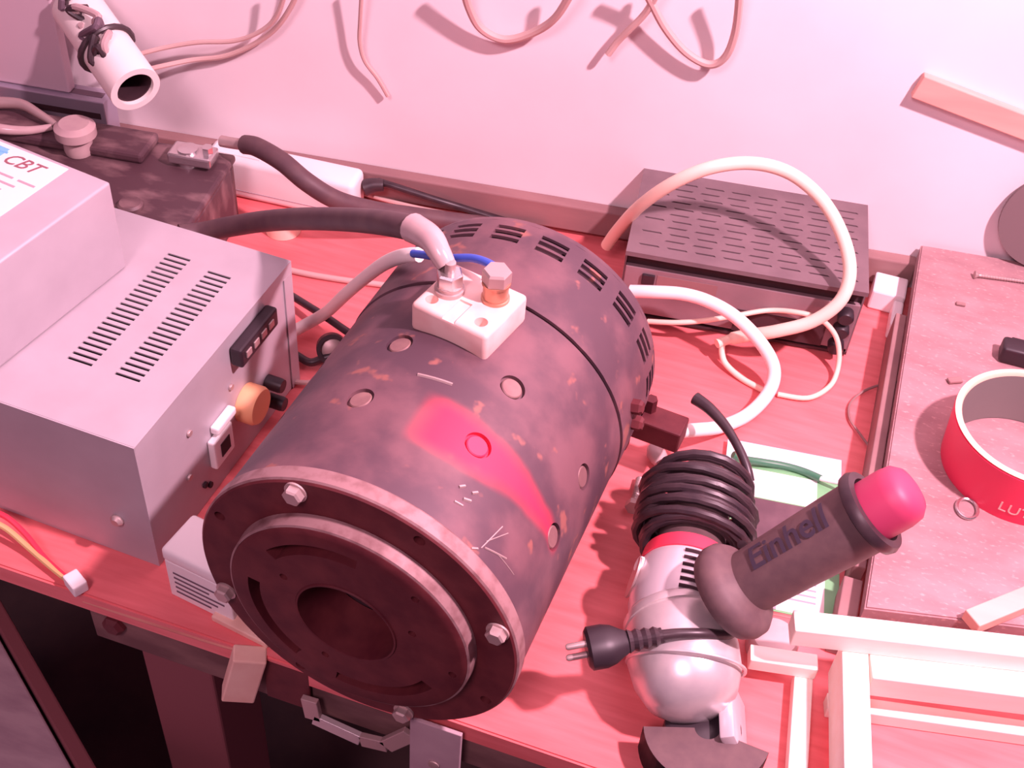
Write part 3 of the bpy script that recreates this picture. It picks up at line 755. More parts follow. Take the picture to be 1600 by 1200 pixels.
# aluminium rail, pale panel and the hanging white tube at the wall
rail = thing('aluminium_rail', 'grooved aluminium rail lying behind the battery against the wall', 'rail', (-0.74, 0.84, 0.0))
RM = Matrix.Translation((-0.640, wy(-0.640) - 0.040, 0)) @ rz(WA)
part('bar', box((-0.30, -0.012, 0.0003), (0.0, 0.012, 0.088), RM, 0.001), alu_m, rail)
part('groove', box((-0.30, -0.0125, 0.070), (-0.005, -0.0118, 0.076), RM), cavity_m, rail)
part('groove', box((-0.30, -0.004, 0.0878), (-0.005, 0.004, 0.0884), RM), ink_m, rail)
pn = thing('leaning_board', 'pale grey board standing on the rail at upper left', 'board', (-0.76, 0.83, 0.0884))
part('sheet', box((-0.32, -0.006, 0.0886), (-0.035, 0.006, 0.30), RM, 0.002), greyobj_m, pn)
part('white_edge', box((-0.32, -0.010, 0.165), (-0.115, -0.0062, 0.30), RM, 0.001), whitep_m, pn)
part('dark_seam', box((-0.112, -0.009, 0.170), (-0.092, -0.0062, 0.30), RM, 0.001), redbrown_m, pn)

TA, TBp = Vector((-0.6589, 0.8500, 0.1723)), Vector((-0.5690, 0.7900, 0.1441))
tb = thing('caulk_tube', 'white plastic tube hanging with dark cord at upper left of wall', 'tube', (-0.603, 0.842, 0.09))
MT = along(TA, TBp)
LT = (TBp - TA).length
part('barrel', lathe([(0.0225, 0), (0.0225, LT), (0.0165, LT), (0.0165, LT - 0.03), (0, LT - 0.03), ], MT, 36), white_m, tb, True)
part('open_end', lathe([(0.0163, LT - 0.0295), (0.0163, LT - 0.004), (0.0150, LT - 0.004), (0.0150, LT - 0.0290), (0, LT - 0.0290)], MT, 32), cavity_m, tb, True)
coil = [MT @ Vector(((0.0245) * math.cos(a), 0.0245 * math.sin(a), LT - 0.055 + 0.003 * math.sin(a * 0.7))) for a in [k * 2 * PI / 20 for k in range(21)]]
part('cord_band', add_tube(bmesh.new(), None, 0.0028, n=8, path=coil), rubber_m, tb, True)
for q in range(7):
    c0 = MT @ Vector((0.004, 0.0, -0.012 + q * 0.012)) + Vector((0.012, -0.022, 0.013))
    pts = [c0 + Vector((rnd.uniform(-0.014, 0.014), rnd.uniform(-0.010, 0.002), rnd.uniform(-0.012, 0.014))) for _ in range(7)]
    part('tangled_cord', tube(pts, 0.0032, n=8), (rubber_m, ink_m, rubber_m, clear_m, ink_m, clear_m, rubber_m)[q], tb, True)

# power strip
PSM = Matrix.Translation((-0.470, 0.8775, 0)) @ rz(math.radians(3.5))
strip = thing('power_strip', 'white plastic power strip lying at the foot of the wall', 'power strip', (-0.470, 0.8775, 0), math.radians(3.5))
part('body', box((-0.085, -0.0180, 0.0004), (0.066, 0.0145, 0.044), PSM, 0.006, 4), whitep_m, strip, True)
part('socket_face', box((-0.080, -0.010, 0.0440), (-0.030, 0.010, 0.0448), PSM, 0.0005), whitep_m, strip)
part('seam', box((-0.080, -0.0183, 0.0100), (0.058, -0.0178, 0.0108), PSM), greyink_m, strip)
part('cord_boot', tube([(-0.403, 0.8880, 0.026), (-0.395, 0.8925, 0.0285), (-0.3860, 0.8955, 0.029)], 0.0085, n=14, r2=0.006), rubber_m, strip, True)
part('cord', tube(P['strip_cord'], 0.0034, n=10), rubber_m, strip, True)

solo('bottle_cap', lathe([(0.0165, 0.0003), (0.0165, 0.012), (0.0145, 0.0145), (0.008, 0.0145), (0.007, 0.012), (0, 0.012)], Matrix.Translation((-0.4600, 0.8290, 0)), 36), cream_m,
     'round cream plastic cap on the bench under the thick cable', 'cap', smooth=True)

# thick leads
cab = thing('thick_lead', 'thick dark rubber lead from the motor terminal to behind the power supply', 'cable', (-0.2137, 0.5669, 0.24))
part('jacket', tube(P['cable_stud'][1:], 0.0084, n=16), thick_m, cab, True)
part('taped_lug', tube([P['cable_stud'][1], P['cable_stud'][0], (-0.2050, 0.5600, 0.2490), (-0.1985, 0.5560, 0.2435)], lambda u: 0.0096 - 0.0036 * u, n=16), clear_m, cab, True)
c2 = thing('battery_lead', 'thick dark rubber lead running from the battery clamp behind the motor', 'cable', (-0.4854, 0.8189, 0.09))
part('jacket', tube(P['cable_batt'], 0.0086, n=16), thick_m, c2, True)
part('lug', tube([(-0.511, 0.822, 0.0890), (-0.500, 0.821, 0.0905), (-0.4840, 0.8188, 0.094)], 0.0052, n=12), dullsteel_m, c2, True)
solo('thin_beige_wire', tube(P['beige_wire_back'], 0.0024, n=8), tan_m, 'thin beige wire along the wall batten behind the motor', 'wire', smooth=True)

wt = thing('white_sleeved_cable', 'white sleeved cable with blue core rising to the terminal block', 'cable', (-0.36, 0.70, 0))
part('sleeve', tube(P['white_tube_left'], 0.0052, n=12), white_m, wt, True)
part('blue_core', tube(P['blue_wire'], 0.0027, n=10), blue_m, wt, True)
solo('black_wire', tube(P['black_wire_upper'], 0.0034, n=10), rubber_m, 'straight black wire between silver case and motor', 'wire', smooth=True)
solo('black_wire', tube(P['black_wire_lower'], 0.0034, n=10), rubber_m, 'bent black wire at the motor left foot below the straight one', 'wire', smooth=True)
solo('bench_wire', tube(P['table_wire_beige'], 0.0028, n=10), tan_m, 'beige wire lying flat behind the silver case', 'wire', smooth=True)
solo('bench_wire', tube(P['table_wire_short'], 0.0022, n=8), tan_m, 'short thin tan wire end on the bench beside the silver case knobs', 'wire', smooth=True)
lh = thing('lamp_holder', 'small dark round lamp holder beside the motor left side', 'lamp holder', (-0.343, 0.684, 0))
M = frame((-0.343, 0.684, 0.0135), 0.5, 1.0)
part('ring', lathe([(0.0130, -0.006), (0.0130, 0.006), (0.0095, 0.006), (0.0095, -0.006)], M, 28, closed=True), rubber_m, lh, True)
part('insert', lathe([(0.0093, -0.005), (0.0093, 0.002), (0.004, 0.004), (0, 0.004)], M, 24), dullsteel_m, lh, True)

# ================================================================== vented box at the back
VR = math.radians(7.3)
VC = Vector((-0.1344, 0.8249, 0)) + rz(VR) @ Vector((0.102, 0.0640, 0))
vb = thing('vented_box', 'dark grey vented electronics box with slotted lid against the wall', 'electronics', (VC.x, VC.y, 0), VR)
def vp(name, bm, m_, parent=None, smooth=False):
    return part(name, bm, m_, parent or vb, smooth, world=False)
VW, VD, VH = 0.102, 0.0640, 0.080
xs_ = [-VW]
for k in range(8):
    x = -VW + 0.0085 + k * 0.0240
    xs_ += [x, x + 0.0165]
xs_.append(VW)
ysl = [-VD]
NR = 11
for k in range(NR):
    y = -VD + 0.0125 + k * 0.0098
    ysl += [y, y + 0.0019]
ysl.append(VD)
def vhole(i, j):
    if not (i % 2 == 1 and j % 2 == 1):
        return False
    c_, r_ = i // 2, j // 2
    return not (r_ == NR - 1 and c_ == 0) and not (c_ == 0 and r_ % 2)
def vf(u, v, w):
    sh = 0.0035 * math.sin(v * 320) if abs(u) < VW else 0
    return Vector((u + sh, v, VH - 0.0016 * w))
vp('lid', grid_plate(xs_, ysl, vhole, vf), vent_m)
vp('lid_lip', box((-VW, -VD, VH - 0.0045), (VW, -VD + 0.0015, VH - 0.0017)), vent_m)
vp('side_panel', box((-VW, -VD + 0.008, 0.006), (-VW + 0.0015, VD, VH - 0.0017)), vent_m)
vp('side_panel', box((VW - 0.0015, -VD + 0.008, 0.006), (VW, VD, VH - 0.0017)), vent_m)
vp('back_panel', box((-VW + 0.0016, VD - 0.0015, 0.006), (VW - 0.0016, VD, VH - 0.0017)), vent_m)
vp('base', box((-VW, -VD + 0.008, 0.003), (VW, VD, 0.0058)), ventdk_m)
vp('recess', box((-VW + 0.0016, -VD + 0.0118, 0.006), (VW - 0.0016, -VD + 0.014, VH - 0.0019)), ventdk_m)  # dark colour stands for the shadow band under the lid overhang
fp = vp('front_panel', box((-VW + 0.0016, -VD + 0.0065, 0.0100), (VW - 0.0016, -VD + 0.0115, 0.060), None, 0.0008), ventfront_m)
vp('fill_block', box((-VW + 0.004, -VD + 0.016, 0.006), (VW - 0.004, VD - 0.004, 0.05)), silverdk_m)
for x in (-0.085, 0.085):
    for y in (-0.045, 0.05):
        vp('foot', lathe([(0.006, 0.0003), (0.006, 0.0030)], Matrix.Translation((x, y, 0)), 16), ventdk_m)
vp('label_strip', box((-0.072, -VD + 0.0060, 0.042), (-0.020, -VD + 0.0064, 0.055)), batten_m, fp)
vp('square_button', box((-0.085, -VD + 0.0040, 0.044), (-0.074, -VD + 0.0064, 0.055), None, 0.0008), black_m, fp)
vp('terminal_bay', box((0.000, -VD + 0.0055, 0.010), (0.078, -VD + 0.0064, 0.034)), ventdk_m, fp)
for z in (0.016, 0.034, 0.050):
    M = along((0.090, -VD + 0.0064, z), (0.090, -VD - 1, z))
    vp('knob', lathe([(0.0070, 0), (0.0070, 0.008), (0.0055, 0.010), (0, 0.010)], M, 20), black_m, fp, True)

lc = thing('cream_loop_cable', 'thick cream cable arching in a wide loop over the vented box', 'cable', (-0.04, 0.86, 0.0))
part('jacket', tube(P['loop_cable'], lambda u: 0.0056 if u < 0.93 else 0.0042, n=14), cream_m, lc, True)
solo('white_hose', tube(P['tube_right'], 0.0056, n=14), white_m, 'white cable curving across the bench from vented box to motor gland', 'cable', smooth=True)
solo('thin_cream_wire', tube(P['thin_cream'], 0.0023, n=10), cream_m, 'thin cream wire drooping along the vented box front panel', 'wire', smooth=True)
solo('thin_cream_wire', tube(P['thin_cream_b'], 0.0027, n=10), cream_m, 'short cream wire stub dropping from the vented box to the bench', 'wire', smooth=True)
solo('dark_thin_wire', tube(P['gap_wire'], 0.0011, n=6), batten_m, 'thin dark wire bent in a hook beside the chipboard edge', 'wire', smooth=True)
wc = thing('white_cover', 'white plastic cover plate lying between vented box and chipboard', 'cover', (0.095, 0.955, 0), WA)
part('plate', box((0.0765, 0.934, 0.0004), (0.1065, 0.964, 0.022), None, 0.002), whitep_m, wc)
part('tab', box((0.0970, 0.898, 0.0004), (0.1065, 0.9335, 0.018), None, 0.002), whitep_m, wc)
sb = thing('offcut_block', 'small dark wood offcut beside the booklet under the chipboard edge', 'wood block', (0.104, 0.575, 0))
part('block', box((0.0945, 0.545, 0.0003), (0.1080, 0.592, 0.030), None, 0.001), batten_m, sb)

# ================================================================== booklet and small parts
BK = frame((0.030, 0.640, 0), math.radians(7))
bk = thing('instruction_booklet', 'green and white printed booklet lying under the angle grinder', 'booklet', (0.030, 0.640, 0), math.radians(7))
part('pages', box((-0.030, -0.0800, 0.0004), (0.0600, 0.0800, 0.0050), BK), paper_m, bk)
part('cover', box((-0.0305, -0.0805, 0.0051), (0.0605, 0.0805, 0.0056), BK), green_m, bk)
def prn(name, x0, y0, x1, y1, m_, dz=0.0003, parent=None):
    return part(name, box((x0, y0, 0.0056), (x1, y1, 0.0056 + dz), BK), m_, parent or bk)
prn('title_band', -0.0305, 0.058, 0.0605, 0.0805, bluepale_m)
prn('white_panel', -0.028, 0.024, 0.042, 0.053, paper_m)
prn('photo_panel', -0.010, -0.036, 0.044, 0.023, dkprint_m)
tp = prn('text_panel', -0.028, -0.079, 0.050, -0.040, paper_m)
prn('grey_panel', -0.028, -0.079, 0.016, -0.060, greyink_m, 0.0005)
for k in range(5):
    prn('text_line', 0.0 + 0.004 * (k % 2), -0.046 - k * 0.0055, 0.044, -0.0445 - k * 0.0055, greyink_m, 0.0005, tp)

gw = thing('green_wire', 'green insulated wire with bare bright tip lying over the booklet', 'wire', (0.03, 0.70, 0.006))
part('insulation', tube([(a, b, c - 0.012) for a, b, c in P['green_wire']], 0.0030, n=10), greencable_m, gw, True)
part('bare_tip', tube([(a, b, c - 0.012) for a, b, c in P['green_tip']], 0.0021, n=10, r2=0.0012), whitep_m, gw, True)

bo = thing('loose_bolt', 'rusty loose bolt lying on the bench beside the motor', 'bolt', (-0.0645, 0.632, 0))
MB_ = along((-0.0632, 0.616, 0.0062), (-0.0660, 0.648, 0.0042))
part('head', lathe([(0.0068, 0), (0.0068, 0.005), (0, 0.005)], MB_, 6), dullsteel_m, bo)
part('threaded_shank', lathe([(0.0036, 0.0051)] + [(0.0036 - 0.0005 * (k % 2), 0.006 + 0.001 * k) for k in range(28)] + [(0, 0.0345)], MB_, 16), dullsteel_m, bo, True)
bu = thing('small_bulb', 'little glass bulb with metal cap lying on the bench near the coil', 'bulb', (-0.053, 0.668, 0))
MB_ = along((-0.066, 0.684, 0.0082), (-0.044, 0.655, 0.0062))
part('glass', lathe([(0, 0), (0.005, 0.002), (0.0078, 0.008), (0.0072, 0.015), (0.0052, 0.020)], MB_, 24), clear_m, bu, True)
part('metal_cap', lathe([(0.0056, 0.0198)] + [(0.0056 - 0.0006 * (k % 2), 0.0205 + 0.0014 * k) for k in range(8)] + [(0.003, 0.034), (0, 0.036)], MB_, 20), steel_m, bu, True)

# ================================================================== angle grinder
GA, GB = Vector((-0.0205, 0.6520, 0.0420)), Vector((-0.0040, 0.4520, 0.0420))
MG = along(GA, GB)
MGH = along((-0.0085, 0.5000, 0.0420), (0.0190, 0.4370, 0.0420))
gr = thing('angle_grinder', 'silver and red angle grinder lying on the bench with its cord wound up', 'angle grinder', (0.0, 0.54, 0))
part('rear_grip', lathe([(0, 0.016), (0.018, 0.017), (0.0235, 0.024), (0.0235, 0.086), (0.027, 0.096), (0.0285, 0.0995)], MG, 40), handle_m, gr, True)
part('red_band', lathe([(0.0288, 0.0980), (0.0315, 0.1000), (0.0330, 0.1120), (0.0310, 0.1125)], MG, 48), red_m, gr, True)
hs = part('motor_housing', lathe([(0.0322, 0.1126), (0.0340, 0.118), (0.0345, 0.132), (0.0340, 0.146), (0.0320, 0.154)], MG, 56), gsilver_m, gr, True)
def around(M, a, r_, s_):
    a = math.radians(a)
    return M @ Vector((r_ * math.cos(a), r_ * math.sin(a), s_))
part('side_panel', lathe([(0.0120, 0), (0.0120, 0.0016), (0, 0.0020)], along(around(MG, 172, 0.0337, 0.128), around(MG, 172, 0.06, 0.128)), 28, 1.0, 1.5), dullsteel_m, hs, True)
part('switch_button', lathe([(0.0058, 0), (0.0054, 0.0022), (0, 0.0032)], along(around(MG, 158, 0.0340, 0.122), around(MG, 158, 0.06, 0.122)), 24), whitep_m, hs, True)
for k in range(6):
    s_ = 0.118 + k * 0.0060
    part('air_slot', tube([around(MG, a_, 0.0347, s_) for a_ in (62, 74, 86, 98)], 0.0013, n=6, sub=3), cavity_m, hs)
# gear head
gh = part('gear_head', lathe([(0.0330, 0.002), (0.0358, 0.007), (0.0368, 0.026), (0.0352, 0.042), (0.0295, 0.056), (0.0200, 0.0645), (0.0090, 0.0680), (0, 0.0685)], MGH, 56), galu_m, gr, True)
part('neck_ring', lathe([(0.0335, -0.004), (0.0352, -0.0015), (0.0350, 0.0030), (0.0310, 0.0030), (0.0310, -0.004)], MGH, 56, closed=True), galu_m, gr, True)
for a in (35, 145, 215, 325):
    q = around(MGH, a, 0.0305, 0.022)
    part('gear_screw', lathe([(0.0036, 0), (0.0036, 0.008), (0, 0.0085)], along(q, q + MGH.to_3x3() @ Vector((0, 0, 1))), 14), dullsteel_m, gr, True)
part('spindle_flange', box((0.0, -0.030, 0.0), (0.010, 0.014, 0.036), frame((0.0440, 0.4620, 0.004), math.radians(14), 0, math.radians(-25)), 0.002), gsilver_m, gr, True)
GV = [math.radians(196 + 6.0 * k) for k in range(27)]
part('blade_guard', grid_plate([0.008, 0.024, 0.040], GV, lambda i, j: False,
     lambda u, v, w: Vector((0.0285 + u * math.cos(v), 0.4380 + u * math.sin(v), 0.0300 + 0.10 * u * math.cos(v) - 0.0022 * w))), handle_m, gr)
bm = bmesh.new()
prev = None
for v in GV:
    p = Vector((0.0285 + 0.0402 * math.cos(v), 0.4380 + 0.0402 * math.sin(v), 0.0240 + 0.10 * 0.0402 * math.cos(v)))
    c = (bm.verts.new(p + Vector((0, 0, 0.0068))), bm.verts.new(p - Vector((0, 0, 0.0190))))
    if prev:
        bm.faces.new((prev[0], c[0], c[1], prev[1]))
    prev = c
bmesh.ops.solidify(bm, geom=bm.faces[:], thickness=0.0018)
part('guard_rim', bm, black_m, gr)
part('guard_collar', lathe([(0.0245, 0.0005), (0.0245, 0.0240), (0.021, 0.0262), (0, 0.0262)], Matrix.Translation((0.0260, 0.4420, 0)), 40), black_m, gr, True)

seam = [around(MGH, a_, 0.0366, 0.034 + 0.016 * math.sin(math.radians(a_ + 30))) for a_ in range(0, 361, 10)]
part('gear_cover_seam', add_tube(bmesh.new(), None, 0.0012, n=6, path=seam, cap=False), galu_m, gr, True)
# side handle
HA, HB = Vector((0.0185, 0.5030, 0.0830)), Vector((0.0990, 0.5345, 0.1830))
MH = along(HA, HB)
part('handle_stud', lathe([(0.0065, -0.030), (0.0065, 0.002)], MH, 20), dullsteel_m, gr, True)
part('handle_collar', lathe([(0, -0.006), (0.0220, -0.006), (0.0300, -0.003), (0.0325, 0.0030), (0.0320, 0.0090), (0.0280, 0.0140), (0.0220, 0.0165), (0.0198, 0.0200)], MH, 48), handle_m, gr, True)
grip = part('side_handle', lathe([(0.0202, 0.0165), (0.0204, 0.020), (0.0214, 0.050), (0.0226, 0.085), (0.0230, 0.1035)], MH, 48), handle_m, gr, True)
part('handle_ring', lathe([(0.0230, 0.1037), (0.0266, 0.1050), (0.0274, 0.1085), (0.0258, 0.1120), (0.0210, 0.1125), (0.0198, 0.1075)], MH, 48), rubber_m, gr, True)
part('red_end_cap', lathe([(0.0192, 0.1080), (0.0192, 0.1260), (0.0180, 0.1330), (0.0138, 0.1375), (0.0060, 0.1398), (0, 0.1400)], MH, 40), redmat_m, gr, True)
TXT0 = math.radians(98)
def onto(x, y, z):
    s_ = 0.0620 + x
    r_ = 0.0204 + (s_ - 0.020) * 0.0340 + 0.0007 + max(z, 0) * 0.6
    a = TXT0 - y / 0.0215
    return (MH @ Vector((r_ * math.cos(a), r_ * math.sin(a), s_)))[:]
lettering('brand_letters', 'Einhell', 0.0225, onto, handledk_m, gr, extrude=0.0003, bold=0.0003)

# cord wound round the rear grip
rnd = random.Random(11)
path = []
TURNS, PER = 10, 20
for k in range(TURNS * PER + 1):
    a = 2 * PI * k / PER
    tt = k / (TURNS * PER)
    s_ = 0.022 + 0.074 * tt + 0.004 * math.sin(a * 0.5 + 1)
    r_ = 0.0300 + 0.0070 * math.sin(tt * PI) + 0.0016 * math.sin(a * 0.31) + 0.0010 * noise.noise(Vector((k * 0.13, 0, 0)))
    p = MG @ Vector((r_ * 1.06 * math.cos(a), r_ * math.sin(a), s_))
    p.z = max(p.z, 0.0036)
    path.append(p)
part('wound_cord', add_tube(bmesh.new(), None, 0.0034, n=9, path=path), rubber_m, gr, True)
path = []
for k in range(5 * PER + 1):
    a = 2 * PI * k / PER + 0.7
    tt = k / (5 * PER)
    s_ = 0.038 + 0.050 * tt + 0.008 * math.sin(a + 0.4)
    r_ = 0.0385 + 0.0012 * math.sin(a * 0.43)
    p = MG @ Vector((r_ * 1.06 * math.cos(a), r_ * math.sin(a), s_))
    p.z = max(p.z, 0.0036)
    path.append(p)
part('wound_cord', add_tube(bmesh.new(), None, 0.0034, n=9, path=path), rubber_m, gr, True)
part('free_cord', tube(P['cord_free'], lambda u: 0.0034 + 0.0032 * max(0, u - 0.45), n=12), rubber_m, gr, True)
# plug
part('plug_cord', tube(P['plug_cord'], 0.0034, n=12), rubber_m, gr, True)
PA, PB = Vector((-0.0150, 0.4602, 0.0780)), Vector((-0.0560, 0.4380, 0.0720))
MP = along(PA, PB)
pg = part('plug_body', lathe([(0.0060, 0.0185), (0.0088, 0.0240), (0.0125, 0.0300), (0.0142, 0.0360), (0.0142, 0.0450), (0.0115, 0.0470), (0, 0.0470)], MP, 32, 1.0, 0.86), black_m, gr, True)
part('plug_relief', lathe([(0.0050, -0.001)] + [((0.0062 if k % 2 else 0.0048) + 0.0002 * k, 0.0008 + 0.0028 * k) for k in range(8)], MP, 20), rubber_m, gr)
for s_ in (-1, 1):
    q0 = MP @ Vector((0.0, 0.0062 * s_, 0.0470)); q1 = MP @ Vector((0.0, 0.0062 * s_, 0.0600))
    part('plug_pin', lathe([(0.0022, 0), (0.0022, (q1 - q0).length * 0.9), (0.0012, (q1 - q0).length)], along(q0, q1), 14), dullsteel_m, pg, True)

# frosted cap right of the gear head
cpc = thing('frosted_lid', 'grey frosted plastic lid lying right of the grinder head', 'lid', (0.062, 0.524, 0))
part('dome', lathe([(0.0175, 0.0003), (0.0175, 0.0130), (0.0150, 0.0165), (0.008, 0.018), (0, 0.018)], Matrix.Translation((0.058, 0.533, 0.0)), 36), clear_m, cpc, True)

# ================================================================== pale wooden frames at lower right
YW = math.radians(11.5)
def stick(name, p, q, w, z0, z1, root):
    p = Vector((*p, 0)); q = Vector((*q, 0))
    d = q - p
    M = Matrix.Translation(p) @ rz(math.atan2(d.y, d.x))
    return part(name, box((0, -w / 2, z0), (d.length, w / 2, z1), M, 0.0008), pine_m, root)
fr = thing('stick_lattice', 'bright pale pine stick lattice at the lower right of the bench', 'wood frame', (0.16, 0.50, 0))
stick('rail', (0.0635, 0.5112), (0.330, 0.5745), 0.0165, 0.0507, 0.0675, fr)
stick('rail', (0.1180, 0.5080), (0.330, 0.5560), 0.0200, 0.0300, 0.0505, fr)
stick('stile', (0.1060, 0.5210), (0.1235, 0.4050), 0.0172, 0.0125, 0.0505, fr)
stick('rail', (0.1005, 0.4985), (0.330, 0.5460), 0.0118, 0.0003, 0.0123, fr)
fr2 = thing('stick_lattice', 'smaller pine stick lattice beside the grinder head, left of the bright one', 'wood frame', (0.08, 0.48, 0))
stick('rail', (0.0440, 0.5085), (0.0885, 0.5170), 0.0128, 0.0125, 0.0240, fr2)
stick('stile', (0.0822, 0.5140), (0.0935, 0.4060), 0.0125, 0.0003, 0.0123, fr2)

# ================================================================== on the chipboard
TZ = 0.0502
TC = Matrix.Translation((0.2025, 0.7245, TZ))
tr = thing('tape_roll', 'red round tape core with cream rim on the chipboard', 'tape roll', (0.2025, 0.7245, TZ))
part('outer_band', lathe([(0.0570, 0.0), (0.0605, 0.0445), (0.0592, 0.0445), (0.0557, 0.0)], TC, 96, closed=True), redtape_m, tr, True)
part('card_core', lathe([(0.0588, 0.0440), (0.0602, 0.0462), (0.0560, 0.0470), (0.0550, 0.0452), (0.0548, 0.0432)], TC, 96, closed=True), kraft_m, tr, True)
part('inner_lining', lathe([(0.0554, 0.0005), (0.0586, 0.0438), (0.0548, 0.0438), (0.0530, 0.0005)], TC, 96, closed=True), greyin_m, tr, True)
def ont(x, y, z):
    a = math.radians(266) + x / 0.0585
    zz = 0.0125 + y
    r_ = 0.0570 + 0.0035 * zz / 0.0445 + 0.0001 + max(z, 0)
    return (TC @ Vector((r_ * math.cos(a), r_ * math.sin(a), zz)))[:]
lettering('printed_letters', 'LUT', 0.0130, ont, ceramic_m, tr, extrude=0.0002)
rg = []
for k in range(33):
    a = 2 * PI * k / 32
    rg.append(Vector((0.1685 + 0.0075 * math.cos(a), 0.6675 + 0.0095 * math.sin(a), TZ + 0.0016)))
solo('split_ring', add_tube(bmesh.new(), None, 0.0013, n=8, path=rg, cap=False), steel_m, 'small shiny steel ring beside the red tape core', 'ring', smooth=True)
bc = thing('black_clip', 'small black plastic clip on the chipboard behind the tape core', 'clip', (0.205, 0.850, TZ))
part('body', box((0.182, 0.842, TZ + 0.0002), (0.228, 0.860, TZ + 0.016), None, 0.003, 3), black_m, bc, True)
part('tab', box((0.190, 0.8605, TZ + 0.0002), (0.214, 0.868, TZ + 0.010), None, 0.001), black_m, bc)
part('chrome_edge', box((0.2010, 0.848, TZ + 0.0161), (0.226, 0.853, TZ + 0.0185), None, 0.0006), bluepale_m, bc)
sc = thing('wood_screw', 'long dull screw lying on the chipboard near the wall', 'screw', (0.18, 0.958, TZ))
MS = along((0.1560, 0.9500, TZ + 0.0032), (0.2100, 0.9620, TZ + 0.0020))
part('head', lathe([(0, 0), (0.0036, 0.0004), (0.0034, 0.001), (0.0016, 0.004)], MS, 18), dullsteel_m, sc, True)
part('shank', lathe([(0.0016, 0.0042)] + [(0.0018 - 0.0005 * (k % 2), 0.006 + 0.0012 * k) for k in range(38)] + [(0, 0.055)], MS, 10), dullsteel_m, sc, True)
solo('wood_chip', box((-0.006, -0.003, 0.0), (0.006, 0.003, 0.003), frame((0.1500, 0.8040, TZ + 0.0002), 0.5), 0.001), batten_m, 'small brown wood chip behind the tape core', 'wood chip')
solo('wood_chip', box((-0.004, -0.002, 0.0), (0.004, 0.002, 0.002), frame((0.1480, 0.9060, TZ + 0.0002), 0.1), 0.0006), batten_m, 'tiny dark wood crumb on bare chipboard between screw and clip', 'wood chip')
ps = thing('pine_stick', 'single pale stick lying slantwise on the chipboard behind the pine frame', 'stick', (0.2, 0.58, TZ))
p, q = Vector((0.1760, 0.5620, 0)), Vector((0.2600, 0.6420, 0))
part('stick', box((0, -0.0072, TZ + 0.0003), ((q - p).length, 0.0072, TZ + 0.010), Matrix.Translation(p) @ rz(math.atan2(q.y - p.y, q.x - p.x)), 0.0008), brownwood_m, ps)
dk = thing('round_disc', 'round grey-brown disc leaning on the wall at the right edge', 'disc', (0.215, 0.985, TZ))  # plain grey-brown round plate set against the wall
MD = along((0.2120, wy(0.2120) - 0.0085, TZ + 0.0505), (0.2120 + 0.13, wy(0.212) - 1.0, TZ + 0.12))
part('plate', lathe([(0.010, -0.0015), (0.050, -0.0015), (0.050, 0.0015), (0.010, 0.0015)], MD, 64, closed=True), discgrey_m, dk)
part('hub', lathe([(0.0098, -0.001), (0.0098, 0.0022), (0.006, 0.0022), (0.006, -0.001)], MD, 32, closed=True), dullsteel_m, dk)

# ================================================================== on the wall
ws = thing('wall_stick', 'orange-brown wooden bar fixed slantwise on the wall at upper right', 'stick', (0.11, 0.96, 0.19))
MW = Matrix.Translation((0.0590, wy(0.0590), 0.2070)) @ rz(WA) @ Matrix.Rotation(math.radians(13.0), 4, 'Y')
part('bar', box((0, -0.0090, -0.0108), (0.22, -0.0006, 0.0108), MW, 0.001), brownwood_m, ws)
q2 = Vector((0.230, wy(0.23) - 0.006, 0.1675))
part('nail', lathe([(0.0012, 0.001), (0.0012, 0.009), (0.003, 0.0092), (0.003, 0.0102), (0, 0.0102)], along(q2, q2 + Vector((0.13, -1, 0))), 10), dullsteel_m, ws)
for nm, lab, r_ in (('wall_loop_a', 'tan wire drooping in a shallow loop at the top middle of the wall', 0.0036),
                    ('wall_loop_b', 'tan wire hanging in a narrow deep loop, right of the shallow loop', 0.0034),
                    ('wall_tail', 'loose tan wire end pointing down between the two hanging loops', 0.0030),
                    ('wall_twig', 'thin forked tan wire hanging alone above the thick leads', 0.0020),
                    ('wall_lead_a', 'tan wire running right from the hanging white tube', 0.0022),
                    ('wall_lead_shadow', 'tan strand standing in for the wall shadow of the wire from the white tube', 0.0024)):  # last strand is modelled in place of the lead's shadow
    solo('hanging_wire', tube(P[nm], r_, n=8), tan_m, lab, 'wire', smooth=True)

# ================================================================== bench front edge and odds
jb = thing('small_carton', 'small white carton with printed side standing at the motor front', 'carton', (-0.322, 0.437, 0))
JM = frame((-0.3215, 0.4385, 0), math.radians(-8))
part('body', box((-0.0230, -0.0170, 0.0004), (0.0300, 0.0170, 0.0400), JM, 0.001), whitep_m, jb)
part('lid', box((-0.0240, -0.0180, 0.0402), (0.0310, 0.0180, 0.0520), JM, 0.003, 3), whitep_m, jb, True)
for k in range(5):
    part('print_line', box((-0.017, -0.0174, 0.0075 + k * 0.0052), (0.012 + 0.006 * (k % 3), -0.0170, 0.0090 + k * 0.0052), JM), ink_m, jb)
wj = thing('wire_connector', 'red and yellow wire pair ending in a white plug at the bench edge', 'connector', (-0.44, 0.415, 0))
part('red_wire', tube(P['red_wire'], 0.0022, n=8), red_m, wj, True)
part('yellow_wire', tube(P['yellow_wire'], 0.0022, n=8), yellow_m, wj, True)
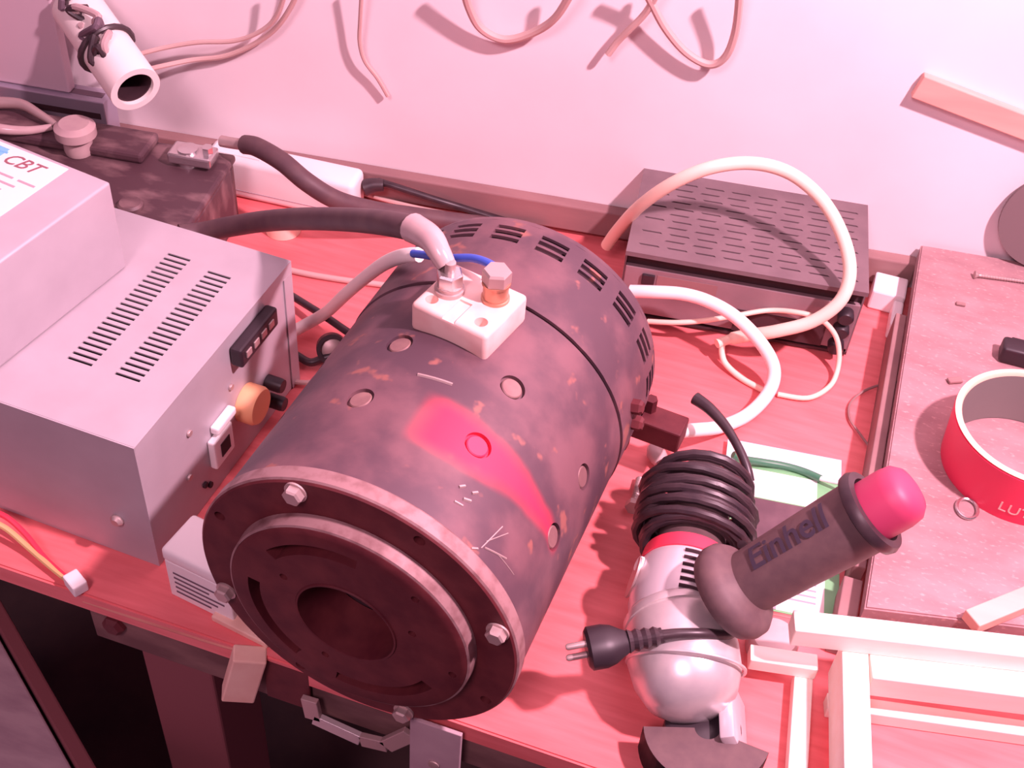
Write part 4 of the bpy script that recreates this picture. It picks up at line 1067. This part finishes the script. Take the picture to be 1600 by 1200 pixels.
part('plug_shell', box((-0.006, -0.005, 0.0006), (0.009, 0.006, 0.011), frame((-0.411, 0.4065, 0), -0.5), 0.0012), whitep_m, wj)
hb = thing('edge_block', 'pale wooden block hooked over the bench front edge beside the motor', 'wood block', (-0.278, 0.396, -0.045))
part('drop_piece', box((-0.010, -0.0140, -0.046), (0.0125, 0.0, 0.004), frame((-0.2775, 0.4045, 0), 0.45, 0, 0.25), 0.0012), blockwood_m, hb)
part('top_piece', box((-0.034, -0.004, 0.0004), (0.012, 0.008, 0.0060), frame((-0.2760, 0.4140, 0), -0.15), 0.001), blockwood_m, hb)
rp = thing('rusty_plate', 'dark rusty plate screwed to the bench front below the motor', 'plate', (-0.25, 0.405, -0.05))
part('sheet', box((-0.2660, 0.4025, -0.0500), (-0.2320, 0.4048, -0.0040), None, 0.0006), rust_m, rp)
br = thing('bent_bracket', 'bent bright metal strip hanging under the motor at the bench front', 'bracket', (-0.20, 0.398, -0.06))
pts = [(-0.2300, 0.398, -0.026), (-0.2280, 0.398, -0.0490), (-0.1930, 0.398, -0.0560), (-0.1740, 0.398, -0.0520), (-0.1560, 0.398, -0.0260)]
for a, b in zip(pts, pts[1:]):
    d = Vector(b) - Vector(a)
    part('strip', box((-0.0022, -0.0060, 0), (0.0022, 0.0060, d.length), along(a, b), 0.0005), dullsteel_m if a != pts[1] else galu_m, br)
gp = thing('grey_plate', 'grey metal plate hanging on the bench front under the motor flange', 'plate', (-0.135, 0.40, -0.07))
part('sheet', box((-0.1560, 0.3955, -0.0720), (-0.1200, 0.3985, -0.0030), None, 0.0006), crate_m, gp)
part('screw', lathe([(0.004, 0), (0.004, 0.0015), (0, 0.002)], along((-0.138, 0.3955, -0.050), (-0.138, 0.0, -0.050)), 16), dullsteel_m, gp, True)
sw = thing('bench_bolt', 'rusty bolt head on the bench front at left', 'bolt', (-0.385, 0.405, -0.045))
part('head', lathe([(0.009, 0), (0.009, 0.003), (0.006, 0.006), (0, 0.006)], along((-0.385, 0.4064, -0.030), (-0.385, 0.0, -0.030)), 6), rust_m, sw)
